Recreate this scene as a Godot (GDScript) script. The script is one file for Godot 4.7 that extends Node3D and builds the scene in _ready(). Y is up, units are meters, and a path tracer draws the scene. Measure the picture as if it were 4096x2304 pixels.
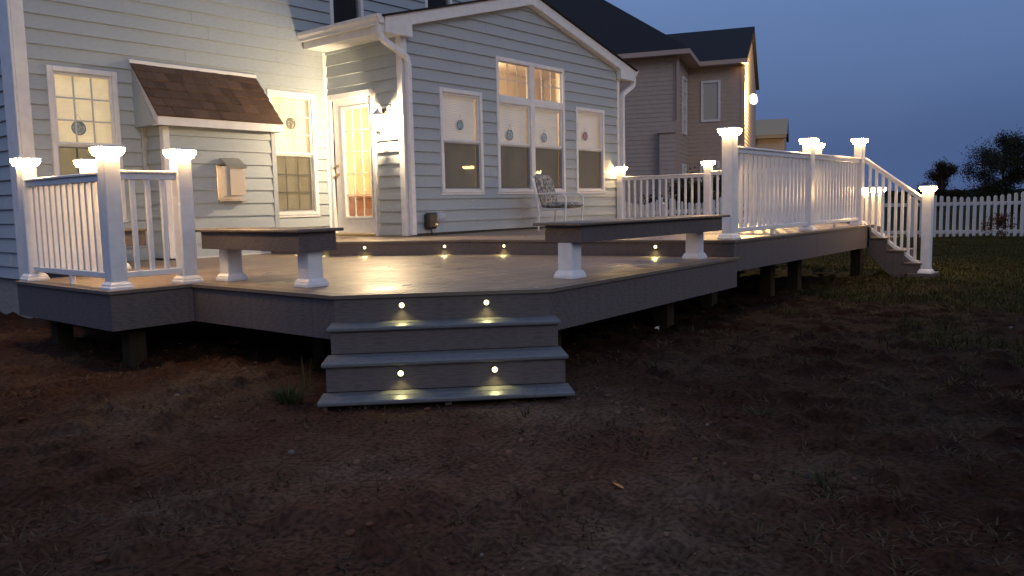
extends Node3D
# A house at dusk with a two-level deck, lit post caps and step lights. World: x along the house wall, y up, z out of the wall; y = 0 is the upper deck.

const LOW := -0.18
const WALL := -1.69
var M := {}
var rng := RandomNumberGenerator.new()


class MB:
	var v := PackedVector3Array()
	var n := PackedVector3Array()
	var uv := PackedVector2Array()
	var c := PackedColorArray()
	var x := Transform3D()
	var tint := Color.WHITE

	func tri(a: Vector3, b: Vector3, d: Vector3) -> void:   # counter-clockwise seen from outside
		var nn := (x * b - x * a).cross(x * d - x * a).normalized()
		for p: Vector3 in [a, d, b]:
			v.append(x * p)
			n.append(nn)
			uv.append(Vector2(p.x + p.z * 0.31, p.y + p.z))
			c.append(tint)

	func quad(a: Vector3, b: Vector3, d: Vector3, e: Vector3) -> void:
		tri(a, b, d)
		tri(a, d, e)

	func box(lo: Vector3, hi: Vector3, bev := 0.0) -> void:
		if lo.x > hi.x or lo.y > hi.y or lo.z > hi.z:
			var l2 := Vector3(minf(lo.x, hi.x), minf(lo.y, hi.y), minf(lo.z, hi.z))
			hi = Vector3(maxf(lo.x, hi.x), maxf(lo.y, hi.y), maxf(lo.z, hi.z))
			lo = l2
		var ce := (lo + hi) / 2.0
		var h := (hi - lo) / 2.0
		bev = minf(bev, minf(h.x, minf(h.y, h.z)) * 0.9)
		for ax in 3:
			for s: float in [-1.0, 1.0]:
				var a := (ax + 1) % 3
				var b := (ax + 2) % 3
				var pts: Array[Vector3] = []
				for k: Vector2 in [Vector2(-1, -1), Vector2(1, -1), Vector2(1, 1), Vector2(-1, 1)]:
					var p := Vector3()
					p[ax] = s * h[ax]
					p[a] = k.x * (h[a] - bev)
					p[b] = k.y * (h[b] - bev)
					pts.append(ce + p)
				if s > 0:
					quad(pts[0], pts[1], pts[2], pts[3])
				else:
					quad(pts[3], pts[2], pts[1], pts[0])
		if bev <= 0.0:
			return
		for ax in 3:
			var a := (ax + 1) % 3
			var b := (ax + 2) % 3
			for sa: float in [-1.0, 1.0]:
				for sb: float in [-1.0, 1.0]:
					var p0 := Vector3()
					p0[a] = sa * h[a]
					p0[b] = sb * (h[b] - bev)
					var p1 := Vector3()
					p1[a] = sa * (h[a] - bev)
					p1[b] = sb * h[b]
					var e := Vector3()
					e[ax] = h[ax] - bev
					if sa * sb > 0:
						flip_quad(ce + p0 - e, ce + p1 - e, ce + p1 + e, ce + p0 + e, ce)
					else:
						flip_quad(ce + p0 - e, ce + p1 - e, ce + p1 + e, ce + p0 + e, ce)
		for sx: float in [-1.0, 1.0]:
			for sy: float in [-1.0, 1.0]:
				for sz: float in [-1.0, 1.0]:
					var s := Vector3(sx, sy, sz)
					var k := Vector3(sx * h.x, sy * h.y, sz * h.z)
					var a := ce + k - Vector3(0, s.y, s.z) * bev
					var b := ce + k - Vector3(s.x, 0, s.z) * bev
					var d := ce + k - Vector3(s.x, s.y, 0) * bev
					if (b - a).cross(d - a).dot(a - ce) > 0:
						tri(a, b, d)
					else:
						tri(a, d, b)

	func flip_quad(a: Vector3, b: Vector3, d: Vector3, e: Vector3, ce: Vector3) -> void:
		if (b - a).cross(d - a).dot((a + d) / 2.0 - ce) > 0:
			quad(a, b, d, e)
		else:
			quad(e, d, b, a)

	func bar(p: Vector3, q: Vector3, w: float, h: float, bev := 0.0) -> void:   # a straight bar of w (level) by h (upright)
		var keep := x
		var f := (q - p).normalized()
		var side := f.cross(Vector3.UP)
		if side.length() < 0.01:
			side = Vector3.RIGHT
		side = side.normalized()
		var up := side.cross(f).normalized()
		x = x * Transform3D(Basis(side, up, -f), p)
		box(Vector3(-w / 2, -h / 2, -(q - p).length()), Vector3(w / 2, h / 2, 0), bev)
		x = keep

	func ring(profile: PackedVector2Array, sides := 4, turn := PI / 4, cap := true) -> void:   # (radius, height) pairs turned round y; 4 sides makes square mouldings
		for k in sides:
			var a := turn + TAU * k / sides
			var b := turn + TAU * (k + 1) / sides
			var pa := Vector3(cos(a), 0, -sin(a))
			var pb := Vector3(cos(b), 0, -sin(b))
			for i in profile.size() - 1:
				var r0 := profile[i]
				var r1 := profile[i + 1]
				if r0.x < 1e-5:
					tri(pa * 0 + Vector3.UP * r0.y, pb * r1.x + Vector3.UP * r1.y, pa * r1.x + Vector3.UP * r1.y)
				elif r1.x < 1e-5:
					tri(pa * r0.x + Vector3.UP * r0.y, pb * r0.x + Vector3.UP * r0.y, Vector3.UP * r1.y)
				else:
					quad(pa * r0.x + Vector3.UP * r0.y, pb * r0.x + Vector3.UP * r0.y, pb * r1.x + Vector3.UP * r1.y, pa * r1.x + Vector3.UP * r1.y)

	func tube(path: Array, r: float, sides := 8, square := Vector2.ZERO) -> void:
		var frames: Array = []
		for i in path.size():
			var p: Vector3 = path[i]
			var t: Vector3 = (path[mini(i + 1, path.size() - 1)] - path[maxi(i - 1, 0)]).normalized()
			var a := t.cross(Vector3(0.02, 0.03, 1).normalized()).normalized()
			var b := a.cross(t).normalized()
			var ringp: Array = []
			for k in sides:
				var th := TAU * k / sides + (PI / 4 if sides == 4 else 0.0)
				ringp.append(p + (a * cos(th) + b * sin(th)) * r)
			frames.append(ringp)
		for i in path.size() - 1:
			for k in sides:
				var k2 := (k + 1) % sides
				var mid: Vector3 = (path[i] + path[i + 1]) / 2.0
				flip_quad(frames[i][k], frames[i][k2], frames[i + 1][k2], frames[i + 1][k], mid)
		for e: int in [0, path.size() - 1]:
			for k in range(1, sides - 1):
				var o: Vector3 = path[e] + (path[1] - path[0] if e == 0 else path[e - 1] - path[e])
				var a: Vector3 = frames[e][0]
				var b: Vector3 = frames[e][k]
				var d: Vector3 = frames[e][k + 1]
				if (b - a).cross(d - a).dot(a - o) > 0:
					tri(a, b, d)
				else:
					tri(a, d, b)

	func prism(poly: PackedVector2Array, d0: float, d1: float, slope := 0.0) -> void:   # outline in x, y; from depth d0 to d1 + slope * y along z
		if Geometry2D.is_polygon_clockwise(poly):
			poly = poly.duplicate()
			poly.reverse()
		if poly.size() > 3 and poly[0].distance_to(poly[-1]) < 1e-4:
			poly.remove_at(poly.size() - 1)
		var idx := Geometry2D.triangulate_polygon(poly)
		var f: Array[Vector3] = []
		var g: Array[Vector3] = []
		for p in poly:
			var z := d1 + slope * p.y
			f.append(Vector3(p.x, p.y, z))
			g.append(Vector3(p.x, p.y, d0))
		for i in range(0, idx.size(), 3):
			var a := f[idx[i]]
			var b := f[idx[i + 1]]
			var d := f[idx[i + 2]]
			var o := Vector2(b.x - a.x, b.y - a.y).cross(Vector2(d.x - a.x, d.y - a.y)) > 0
			if o:
				tri(a, b, d)
				tri(g[idx[i]], g[idx[i + 2]], g[idx[i + 1]])
			else:
				tri(a, d, b)
				tri(g[idx[i]], g[idx[i + 1]], g[idx[i + 2]])
		for i in poly.size():
			var j := (i + 1) % poly.size()
			quad(g[i], g[j], f[j], f[i])

	func mesh(m: Material) -> ArrayMesh:
		var a := []
		a.resize(Mesh.ARRAY_MAX)
		a[Mesh.ARRAY_VERTEX] = v
		a[Mesh.ARRAY_NORMAL] = n
		a[Mesh.ARRAY_TEX_UV] = uv
		a[Mesh.ARRAY_COLOR] = c
		var am := ArrayMesh.new()
		if v.size():
			am.add_surface_from_arrays(Mesh.PRIMITIVE_TRIANGLES, a)
			am.surface_set_material(0, m)
		return am


# ---------------------------------------------------------------- objects, names, labels

func put(called: String, mesh: Mesh, parent: Node = self, at := Vector3.ZERO, turn := 0.0) -> MeshInstance3D:
	var o := MeshInstance3D.new()
	o.name = called
	o.mesh = mesh
	o.position = at
	o.rotation.y = turn
	parent.add_child(o, true)
	number(o, called)
	return o


func number(o: Node, called: String) -> void:   # a repeat takes a three-digit number
	if str(o.name) == called:
		return
	var p := o.get_parent()
	var key := "count_" + called
	var k: int = p.get_meta(key, 0) + 1
	p.set_meta(key, k)
	o.name = "%s_%03d" % [called, k]


func thing(called: String, label: String, category: String, group := "", at := Vector3.ZERO, turn := 0.0) -> Node3D:
	var o := Node3D.new()
	o.name = called
	add_child(o, true)
	number(o, called)
	o.position = at
	o.rotation.y = turn
	return tag(o, label, category, group)


func part(called: String, parent: Node, at := Vector3.ZERO, turn := 0.0) -> Node3D:
	var o := Node3D.new()
	o.name = called
	o.position = at
	o.rotation.y = turn
	parent.add_child(o, true)
	number(o, called)
	return o


func tag(o: Node, label: String, category: String, group := "") -> Node3D:
	o.set_meta("label", label)
	o.set_meta("category", category)
	if group:
		o.set_meta("group", group)
	return o


func boxm(called: String, parent: Node, lo: Vector3, hi: Vector3, m: Material, bev := 0.0) -> MeshInstance3D:
	var b := MB.new()
	b.box(lo, hi, bev)
	return put(called, b.mesh(m), parent)


# ---------------------------------------------------------------- materials

func lin(r: float, g: float, b: float) -> Color:
	return Color(r, g, b).linear_to_srgb()


func noise_image(seed_: int, freq: float, size: int, octaves := 4, kind := FastNoiseLite.TYPE_SIMPLEX_SMOOTH, h := 0) -> Image:
	var f := FastNoiseLite.new()
	f.seed = seed_
	f.noise_type = kind
	f.frequency = freq
	f.fractal_octaves = octaves
	return f.get_seamless_image(size, h if h else size)


func ramp(im: Image, stops: Array) -> Image:   # stops: [at, colour (linear)]
	var g := Gradient.new()
	var off := PackedFloat32Array()
	var col := PackedColorArray()
	for s: Array in stops:
		off.append(s[0])
		col.append((s[1] as Color))
	g.offsets = off
	g.colors = col
	var o := Image.create(im.get_width(), im.get_height(), true, Image.FORMAT_RGB8)
	for y in im.get_height():
		for x in im.get_width():
			o.set_pixel(x, y, g.sample(im.get_pixel(x, y).r))
	o.generate_mipmaps()
	return o


func tex(im: Image) -> ImageTexture:
	return ImageTexture.create_from_image(im)


func grey(v: float) -> Color:
	return Color(v, v, v)


func mat(called: String, col: Color, rough := 0.6, spec := 0.5) -> StandardMaterial3D:
	var m := StandardMaterial3D.new()
	m.resource_name = called
	m.albedo_color = col
	m.roughness = rough
	m.metallic_specular = spec
	M[called] = m
	return m


func tri_planar(m: StandardMaterial3D, scale: Vector3) -> void:
	m.uv1_triplanar = true
	m.uv1_world_triplanar = true
	m.uv1_scale = scale


func make_materials() -> void:
	var fine := noise_image(3, 0.02, 512, 5)
	var mottled := tex(ramp(fine, [[0.0, grey(0.93)], [0.5, grey(0.97)], [1.0, grey(1.0)]]))
	var bumpy := noise_image(9, 0.03, 512, 5)
	bumpy.convert(Image.FORMAT_RGBA8)
	var nm := bumpy.duplicate() as Image
	nm.bump_map_to_normal_map(3.0)
	var nmt := tex(nm)
	# composite decking with drawn grain: noise stretched along the board
	var grain := noise_image(5, 0.05, 256, 5, FastNoiseLite.TYPE_SIMPLEX_SMOOTH, 256)
	var gcol := tex(ramp(grain, [[0.0, grey(0.80)], [0.45, grey(0.92)], [0.6, grey(0.97)], [1.0, grey(1.0)]]))
	var gn := grain.duplicate() as Image
	gn.convert(Image.FORMAT_RGBA8)
	gn.bump_map_to_normal_map(2.0)
	var gnt := tex(gn)
	# deck boards: long streaks along x, and wet patches, on one 4 m tile
	var streak := noise_image(51, 0.16, 48, 4, FastNoiseLite.TYPE_SIMPLEX_SMOOTH, 1024)
	streak.resize(768, 1024, Image.INTERPOLATE_CUBIC)
	var streaks := tex(ramp(streak, [[0.0, grey(0.78)], [0.45, grey(0.92)], [0.6, grey(0.97)], [1.0, grey(1.0)]]))
	var sn := streak.duplicate() as Image
	sn.convert(Image.FORMAT_RGBA8)
	sn.bump_map_to_normal_map(1.5)
	var snt := tex(sn)
	# wet patches on the deck
	var wet := noise_image(21, 0.012, 512, 4)
	var wett := tex(ramp(wet, [[0.0, grey(0.20)], [0.14, grey(0.30)], [0.30, grey(0.42)], [1.0, grey(0.52)]]))

	var m := mat("white_vinyl", lin(0.75, 0.76, 0.80), 0.32)
	m.albedo_texture = mottled
	tri_planar(m, Vector3.ONE * 0.8)
	m = mat("white_trim", lin(0.72, 0.73, 0.77), 0.45)
	m.albedo_texture = mottled
	tri_planar(m, Vector3.ONE * 0.6)
	m = mat("siding", lin(0.365, 0.415, 0.465), 0.55, 0.4)
	m.albedo_texture = mottled
	m.normal_enabled = true
	m.normal_texture = gnt
	m.normal_scale = 0.07
	tri_planar(m, Vector3(0.9, 5.0, 0.9))
	for k in 3:
		m = mat("deck%d" % k, lin(0.26, 0.185, 0.13) * [1.0, 0.95, 1.04][k], 1.0, 0.5)
		m.albedo_color.a = 1.0
		m.albedo_texture = streaks
		m.roughness_texture = wett
		m.roughness_texture_channel = BaseMaterial3D.TEXTURE_CHANNEL_RED
		m.normal_enabled = true
		m.normal_texture = snt
		m.normal_scale = 0.12
		tri_planar(m, Vector3(0.25, 0.25, 0.25))
	var stain := tex(ramp(noise_image(71, 0.018, 512, 5), [[0.0, grey(0.70)], [0.42, grey(0.90)], [0.6, grey(0.97)], [1.0, grey(1.0)]]))
	m = mat("fascia", lin(0.125, 0.104, 0.108), 0.6, 0.4)
	m.albedo_texture = stain
	m.normal_enabled = true
	m.normal_texture = gnt
	m.normal_scale = 0.08
	tri_planar(m, Vector3(1.3, 9.0, 1.3))
	m = mat("border", lin(0.155, 0.122, 0.098), 0.5, 0.5)
	m.albedo_texture = gcol
	m.normal_enabled = true
	m.normal_texture = gnt
	m.normal_scale = 0.08
	tri_planar(m, Vector3(1.3, 9.0, 1.3))
	m = mat("tread", lin(0.135, 0.135, 0.14), 0.45, 0.5)
	m.albedo_texture = gcol
	m.normal_enabled = true
	m.normal_texture = gnt
	m.normal_scale = 0.1
	tri_planar(m, Vector3(1.4, 9.0, 1.4))
	m = mat("lumber", lin(0.036, 0.026, 0.017), 0.85, 0.2)
	m.albedo_texture = gcol
	tri_planar(m, Vector3(3, 0.6, 3))
	for k in 4:
		m = mat("shingle%d" % k, lin(0.135, 0.088, 0.066) * [1.0, 0.86, 1.08, 0.94][k], 0.9, 0.2)
		m.albedo_color.a = 1.0
		m.albedo_texture = gcol
		m.normal_enabled = true
		m.normal_texture = nmt
		m.normal_scale = 0.8
		tri_planar(m, Vector3.ONE * 2.5)
	m = mat("roofing", lin(0.03, 0.028, 0.03), 0.9, 0.2)
	m.albedo_texture = gcol
	tri_planar(m, Vector3.ONE * 1.2)
	m = mat("neighbour_siding", lin(0.43, 0.345, 0.30), 0.6, 0.3)
	m.albedo_texture = mottled
	tri_planar(m, Vector3.ONE * 0.5)
	m = mat("neighbour_trim", lin(0.42, 0.32, 0.28), 0.6, 0.3)
	m = mat("fence_white", lin(0.50, 0.50, 0.53), 0.5)
	m.albedo_texture = mottled
	tri_planar(m, Vector3.ONE * 0.6)
	m = mat("concrete", lin(0.26, 0.25, 0.24), 0.9, 0.2)
	m.albedo_texture = mottled
	m.normal_enabled = true
	m.normal_texture = nmt
	tri_planar(m, Vector3.ONE)
	m = mat("steel", lin(0.78, 0.74, 0.68), 0.32)
	m.metallic = 1.0
	m.normal_enabled = true
	m.normal_texture = nmt
	m.normal_scale = 0.06
	tri_planar(m, Vector3.ONE * 2)
	m = mat("bronze", lin(0.035, 0.026, 0.02), 0.4)
	m = mat("brass", lin(0.6, 0.48, 0.3), 0.25)
	m.metallic = 1.0
	m = mat("dark", lin(0.02, 0.018, 0.017), 0.6)
	m = mat("shade", lin(0.42, 0.40, 0.34), 0.8)
	m = mat("dim_screen", lin(0.05, 0.048, 0.055), 0.8)
	m = mat("glass", Color(1, 1, 1, 0.04), 0.0)
	m.transparency = BaseMaterial3D.TRANSPARENCY_ALPHA
	m = mat("clear_cover", Color(0.92, 0.95, 1, 0.18), 0.05)
	m.transparency = BaseMaterial3D.TRANSPARENCY_ALPHA
	m = mat("screen", Color(0.05, 0.045, 0.04, 0.36), 0.9, 0.1)
	m.transparency = BaseMaterial3D.TRANSPARENCY_ALPHA
	m = mat("muntin", lin(0.6, 0.58, 0.54), 0.5)
	m = mat("blind_lit", lin(0.72, 0.66, 0.52), 0.7)
	m.emission_enabled = true
	m.emission = lin(1.0, 0.80, 0.44)
	m.emission_energy_multiplier = 0.40
	m = mat("blind_white", lin(0.74, 0.74, 0.72), 0.7)
	m.emission_enabled = true
	m.emission = lin(1.0, 0.74, 0.44)
	m.emission_energy_multiplier = 0.10
	m = mat("cream_wall", lin(0.72, 0.63, 0.46), 0.8)
	m = mat("ceiling", lin(0.75, 0.68, 0.58), 0.8)
	m = mat("oak", lin(0.42, 0.17, 0.05), 0.4)
	m.albedo_texture = gcol
	tri_planar(m, Vector3(4, 0.7, 4))
	var soft := tex(ramp(noise_image(61, 0.012, 256, 3), [[0.0, grey(0.62)], [0.5, grey(0.86)], [1.0, grey(1.0)]]))
	for k: String in ["blind_lit", "blind_white"]:
		(M[k] as StandardMaterial3D).emission_texture = soft
		(M[k] as StandardMaterial3D).emission_operator = BaseMaterial3D.EMISSION_OP_MULTIPLY
		(M[k] as StandardMaterial3D).emission_energy_multiplier *= 1.2
		tri_planar(M[k], Vector3.ONE * 0.7)
	# lamps
	m = mat("cap_lens", lin(0.9, 0.85, 0.75), 0.3)
	m.emission_enabled = true
	m.emission = lin(1.0, 0.62, 0.24)
	m.emission_energy_multiplier = 150.0
	m = mat("step_lens", lin(0.9, 0.9, 0.75), 0.3)
	m.emission_enabled = true
	m.emission = lin(1.0, 0.88, 0.42)
	m.emission_energy_multiplier = 2.6
	m = mat("lantern_glass_lit", lin(0.9, 0.85, 0.75), 0.3)
	m.emission_enabled = true
	m.emission = lin(1.0, 0.88, 0.66)
	m.emission_energy_multiplier = 12.0
	m = mat("bulb", lin(0.9, 0.85, 0.75), 0.3)
	m.emission_enabled = true
	m.emission = lin(1.0, 0.8, 0.5)
	m.emission_energy_multiplier = 8.0
	# cushions: cream and slate leaves
	var cell := noise_image(17, 0.028, 256, 2, FastNoiseLite.TYPE_CELLULAR)
	var leaf := noise_image(31, 0.022, 256, 3)
	var cl := Image.create(256, 256, true, Image.FORMAT_RGB8)
	for y in 256:
		for x in 256:
			var a := leaf.get_pixel(x, y).r
			var b := cell.get_pixel(x, y).r
			var col := Color(0.44, 0.45, 0.45)
			if a > 0.56:
				col = Color(0.70, 0.66, 0.56)
			elif a < 0.42:
				col = Color(0.20, 0.26, 0.36)
			elif b > 0.55:
				col = Color(0.55, 0.50, 0.38)
			cl.set_pixel(x, y, col.lightened(0.18))
	cl.generate_mipmaps()
	m = mat("cushion", Color(0.95, 0.95, 0.95), 0.9, 0.2)
	m.albedo_texture = tex(cl)
	tri_planar(m, Vector3.ONE * 2.6)
	# ground
	var soil := noise_image(41, 0.03, 512, 6)
	m = mat("soil", Color.WHITE, 0.95, 0.15)
	m.vertex_color_use_as_albedo = true
	m.albedo_texture = tex(ramp(soil, [[0.0, grey(0.45)], [0.4, grey(0.75)], [0.62, grey(0.92)], [1.0, grey(1.0)]]))
	m.normal_enabled = true
	m.normal_texture = nmt
	m.normal_scale = 1.0
	tri_planar(m, Vector3.ONE * 1.7)
	m = mat("clod", Color.WHITE, 0.95, 0.15)
	m.vertex_color_use_as_albedo = true
	m = mat("grass", Color.WHITE, 0.7, 0.2)
	m.vertex_color_use_as_albedo = true
	m.backlight_enabled = true
	m.backlight = lin(0.3, 0.3, 0.2)
	m = mat("foliage", Color.WHITE, 0.8, 0.2)
	m.vertex_color_use_as_albedo = true
	m = mat("bark", lin(0.06, 0.045, 0.035), 0.9, 0.2)


# ---------------------------------------------------------------- walls and windows

func frame_front(z: float) -> Transform3D:      # a wall that looks towards +z: outline in x, y
	return Transform3D(Basis.IDENTITY, Vector3(0, 0, z))


func frame_left(x: float) -> Transform3D:       # a wall that looks towards -x: outline in z, y
	return Transform3D(Basis(Vector3(0, 0, 1), Vector3.UP, Vector3(-1, 0, 0)), Vector3(x, 0, 0))


func rect(x0: float, y0: float, x1: float, y1: float) -> PackedVector2Array:
	return PackedVector2Array([Vector2(x0, y0), Vector2(x1, y0), Vector2(x1, y1), Vector2(x0, y1)])


func minus(polys: Array, holes: Array) -> Array:
	for h: PackedVector2Array in holes:
		var next := []
		for p: PackedVector2Array in polys:
			for q in Geometry2D.clip_polygons(p, h):
				if not Geometry2D.is_polygon_clockwise(q):
					next.append(q)
		polys = next
	return polys


func siding(parent: Node, t: Transform3D, outline: PackedVector2Array, holes: Array, m: Material, pitch := 0.1713, v0 := 0.0, lap := 0.025, panel := 3.6, called := "siding_board") -> void:
	var lo := Vector2(INF, INF)
	var hi := -lo
	for p in outline:
		lo = lo.min(p)
		hi = hi.max(p)
	var k := floori((lo.y - v0) / pitch)
	while v0 + k * pitch < hi.y:
		var y0 := v0 + k * pitch
		var cuts: Array[float] = [lo.x - 1]
		var at := lo.x + rng.randf_range(0.5, panel)
		while at < hi.x:
			cuts.append(at)
			at += panel
		cuts.append(hi.x + 1)
		for i in cuts.size() - 1:
			var strip := rect(cuts[i], y0, cuts[i + 1], y0 + pitch)
			var face := 0.004 + lap * (1.0 + y0 / pitch) + (0.0025 if i % 2 else 0.0)
			for p: PackedVector2Array in minus(Geometry2D.intersect_polygons(strip, outline), holes):
				if area(p) < 0.002:
					continue
				var b := MB.new()
				b.x = t
				b.prism(p, 0.0, face, -lap / pitch)
				put(called, b.mesh(m), parent)
		k += 1


func area(p: PackedVector2Array) -> float:
	var s := 0.0
	for i in p.size():
		s += p[i].cross(p[(i + 1) % p.size()])
	return absf(s) / 2


func slab(parent: Node, called: String, t: Transform3D, x0: float, y0: float, x1: float, y1: float, openings: Array, thick: float, m: Material) -> void:   # a wall with rectangular openings
	var xs := [x0, x1]
	for o: Array in openings:
		xs.append_array([o[0], o[2]])
	xs.sort()
	var b := MB.new()
	b.x = t
	for i in xs.size() - 1:
		if xs[i + 1] - xs[i] < 0.001:
			continue
		var spans := [[y0, y1]]
		var mid: float = (xs[i] + xs[i + 1]) / 2
		for o: Array in openings:
			if mid > o[0] and mid < o[2]:
				var next := []
				for s: Array in spans:
					if o[1] > s[0]:
						next.append([s[0], minf(o[1], s[1])])
					if o[3] < s[1]:
						next.append([maxf(o[3], s[0]), s[1]])
				spans = next
		for s: Array in spans:
			if s[1] - s[0] > 0.001:
				b.box(Vector3(xs[i], s[0], -thick), Vector3(xs[i + 1], s[1], -0.003))
	put(called, b.mesh(m), parent)


# A double-hung window: casing, two sashes, panes, grilles, blind and insect screen. r = outer casing [x0, y0, x1, y1]; rail = height of the meeting rail.
func window(house: Node, t: Transform3D, r: Array, rail: float, blind: Material, low_blind: Material, grid: Vector2i, low_grid: Vector2i, label := "") -> Node3D:
	var w := part("window", house)
	if label:
		w.set_meta("label", label)
	var c := 0.062
	var b := MB.new()
	b.x = t
	b.box(Vector3(r[0], r[1], -0.06), Vector3(r[0] + c, r[3], 0.042), 0.006)
	b.box(Vector3(r[2] - c, r[1], -0.06), Vector3(r[2], r[3], 0.042), 0.006)
	b.box(Vector3(r[0] + c, r[3] - c, -0.06), Vector3(r[2] - c, r[3], 0.041), 0.006)
	b.box(Vector3(r[0] + c, r[1], -0.06), Vector3(r[2] - c, r[1] + c * 0.8, 0.041), 0.006)
	b.box(Vector3(r[0] - 0.02, r[1] - 0.03, 0.0), Vector3(r[2] + 0.02, r[1] - 0.002, 0.034), 0.004)
	put("frame", b.mesh(M.white_trim), w)
	var x0: float = r[0] + c
	var x1: float = r[2] - c
	var y0: float = r[1] + c * 0.8
	var y1: float = r[3] - c
	sash(w, t, x0, rail, x1, y1, 0.012, grid, 0.03)
	sash(w, t, x0, y0, x1, rail, -0.018, low_grid, 0.034)
	for z: int in 2:
		blinds(w, t, x0 + 0.002, [rail, y0][z], x1 - 0.002, [y1, rail][z], [blind, low_blind][z], -0.085)
	b = MB.new()
	b.x = t
	b.box(Vector3(x0 + 0.02, y0 + 0.02, 0.008), Vector3(x1 - 0.02, rail - 0.02, 0.0095))
	put("insect_screen", b.mesh(M.screen), w)
	return w


func sash(w: Node, t: Transform3D, x0: float, y0: float, x1: float, y1: float, z: float, grid: Vector2i, e: float) -> void:
	var b := MB.new()
	b.x = t
	b.box(Vector3(x0, y0, z - 0.028), Vector3(x0 + e, y1, z), 0.004)
	b.box(Vector3(x1 - e, y0, z - 0.028), Vector3(x1, y1, z), 0.004)
	b.box(Vector3(x0 + e, y1 - e, z - 0.028), Vector3(x1 - e, y1, z - 0.001), 0.004)
	b.box(Vector3(x0 + e, y0, z - 0.028), Vector3(x1 - e, y0 + e * 1.2, z - 0.001), 0.004)
	put("sash", b.mesh(M.white_trim), w)
	b = MB.new()
	b.x = t
	b.box(Vector3(x0 + e - 0.003, y0 + e - 0.003, z - 0.016), Vector3(x1 - e + 0.003, y1 - e + 0.003, z - 0.012))
	put("pane", b.mesh(M.glass), w)
	for i in range(1, grid.x):
		var xx := lerpf(x0 + e, x1 - e, float(i) / grid.x)
		muntin(w, t, Vector3(xx - 0.009, y0 + e, z - 0.026), Vector3(xx + 0.009, y1 - e, z - 0.0165))
	for i in range(1, grid.y):
		var yy := lerpf(y0 + e, y1 - e, float(i) / grid.y)
		muntin(w, t, Vector3(x0 + e, yy - 0.009, z - 0.027), Vector3(x1 - e, yy + 0.009, z - 0.0168))


func muntin(w: Node, t: Transform3D, lo: Vector3, hi: Vector3) -> void:
	var b := MB.new()
	b.x = t
	b.box(lo, hi)
	put("muntin", b.mesh(M.muntin), w)


func blinds(w: Node, t: Transform3D, x0: float, y0: float, x1: float, y1: float, m: Material, z: float) -> void:   # thin slats that overlap
	if m == null:
		return
	var b := MB.new()
	b.x = t
	var y := y0
	while y < y1 - 0.002:
		var h := minf(0.026, y1 - y)
		b.quad(Vector3(x0, y, z + 0.010), Vector3(x1, y, z + 0.010), Vector3(x1, y + h * 0.96, z - 0.003), Vector3(x0, y + h * 0.96, z - 0.003))
		b.quad(Vector3(x0, y + h * 0.96, z - 0.003), Vector3(x1, y + h * 0.96, z - 0.003), Vector3(x1, y + h, z + 0.010), Vector3(x0, y + h, z + 0.010))
		y += h
	for k: float in [0.2, 0.8]:
		var xx := lerpf(x0, x1, k)
		b.box(Vector3(xx - 0.003, y0, z + 0.011), Vector3(xx + 0.003, y1, z + 0.0125))
	b.box(Vector3(x0, y1 - 0.035, z + 0.013), Vector3(x1, y1 - 0.001, z + 0.03))
	put("blind", b.mesh(m), w)


# ---------------------------------------------------------------- deck pieces

func deck_surface(root: Node, poly: PackedVector2Array, y: float, open_edges: Array) -> void:   # poly in (x, z); boards along x, mitred border boards along open edges
	var holes := []
	for e: Array in open_edges:
		holes.append(PackedVector2Array([e[0], e[1], e[2], e[3]]))
		var b := MB.new()
		b.x = Transform3D(Basis(Vector3(1, 0, 0), Vector3(0, 0, 1), Vector3(0, -1, 0)), Vector3(0, y, 0))
		b.prism(PackedVector2Array([e[0], e[1], e[2], e[3]]), 0.0, 0.0255)
		put("border_board", b.mesh(M.border), root)
	var lo := poly[0]
	var hi := poly[0]
	for p in poly:
		lo = lo.min(p)
		hi = hi.max(p)
	var z := lo.y
	var k := 0
	while z < hi.y:
		var strip := rect(lo.x - 1, z + 0.0025, hi.x + 1, z + 0.1405)
		var joint := lo.x + 2.4 + 1.22 * (k % 3)
		var joints := holes.duplicate()
		joints.append(rect(joint, z, joint + 0.003, z + 0.15))
		for p: PackedVector2Array in minus(Geometry2D.intersect_polygons(strip, poly), joints):
			if area(p) < 0.004:
				continue
			var b := MB.new()
			b.x = Transform3D(Basis(Vector3(1, 0, 0), Vector3(0, 0, 1), Vector3(0, -1, 0)), Vector3(0, y - 0.001, 0))
			b.prism(p, 0.0, 0.0255)
			put("board", b.mesh(M["deck%d" % [0, 1, 2, 0, 2, 1, 1][k % 7]]), root)
		z += 0.143
		k += 1


func inset(p: PackedVector2Array, d: float) -> PackedVector2Array:   # every edge moved to the left-hand side by d
	var out := PackedVector2Array()
	var s := -1.0 if Geometry2D.is_polygon_clockwise(p) else 1.0
	for i in p.size():
		var a := p[(i + p.size() - 1) % p.size()]
		var b := p[i]
		var c := p[(i + 1) % p.size()]
		var n0 := (b - a).normalized().rotated(PI / 2) * s
		var n1 := (c - b).normalized().rotated(PI / 2) * s
		var q: Variant = Geometry2D.line_intersects_line(a + n0 * d, (b - a).normalized(), b + n1 * d, (c - b).normalized())
		out.append(q if q != null else b + n0 * d)
	return out


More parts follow.
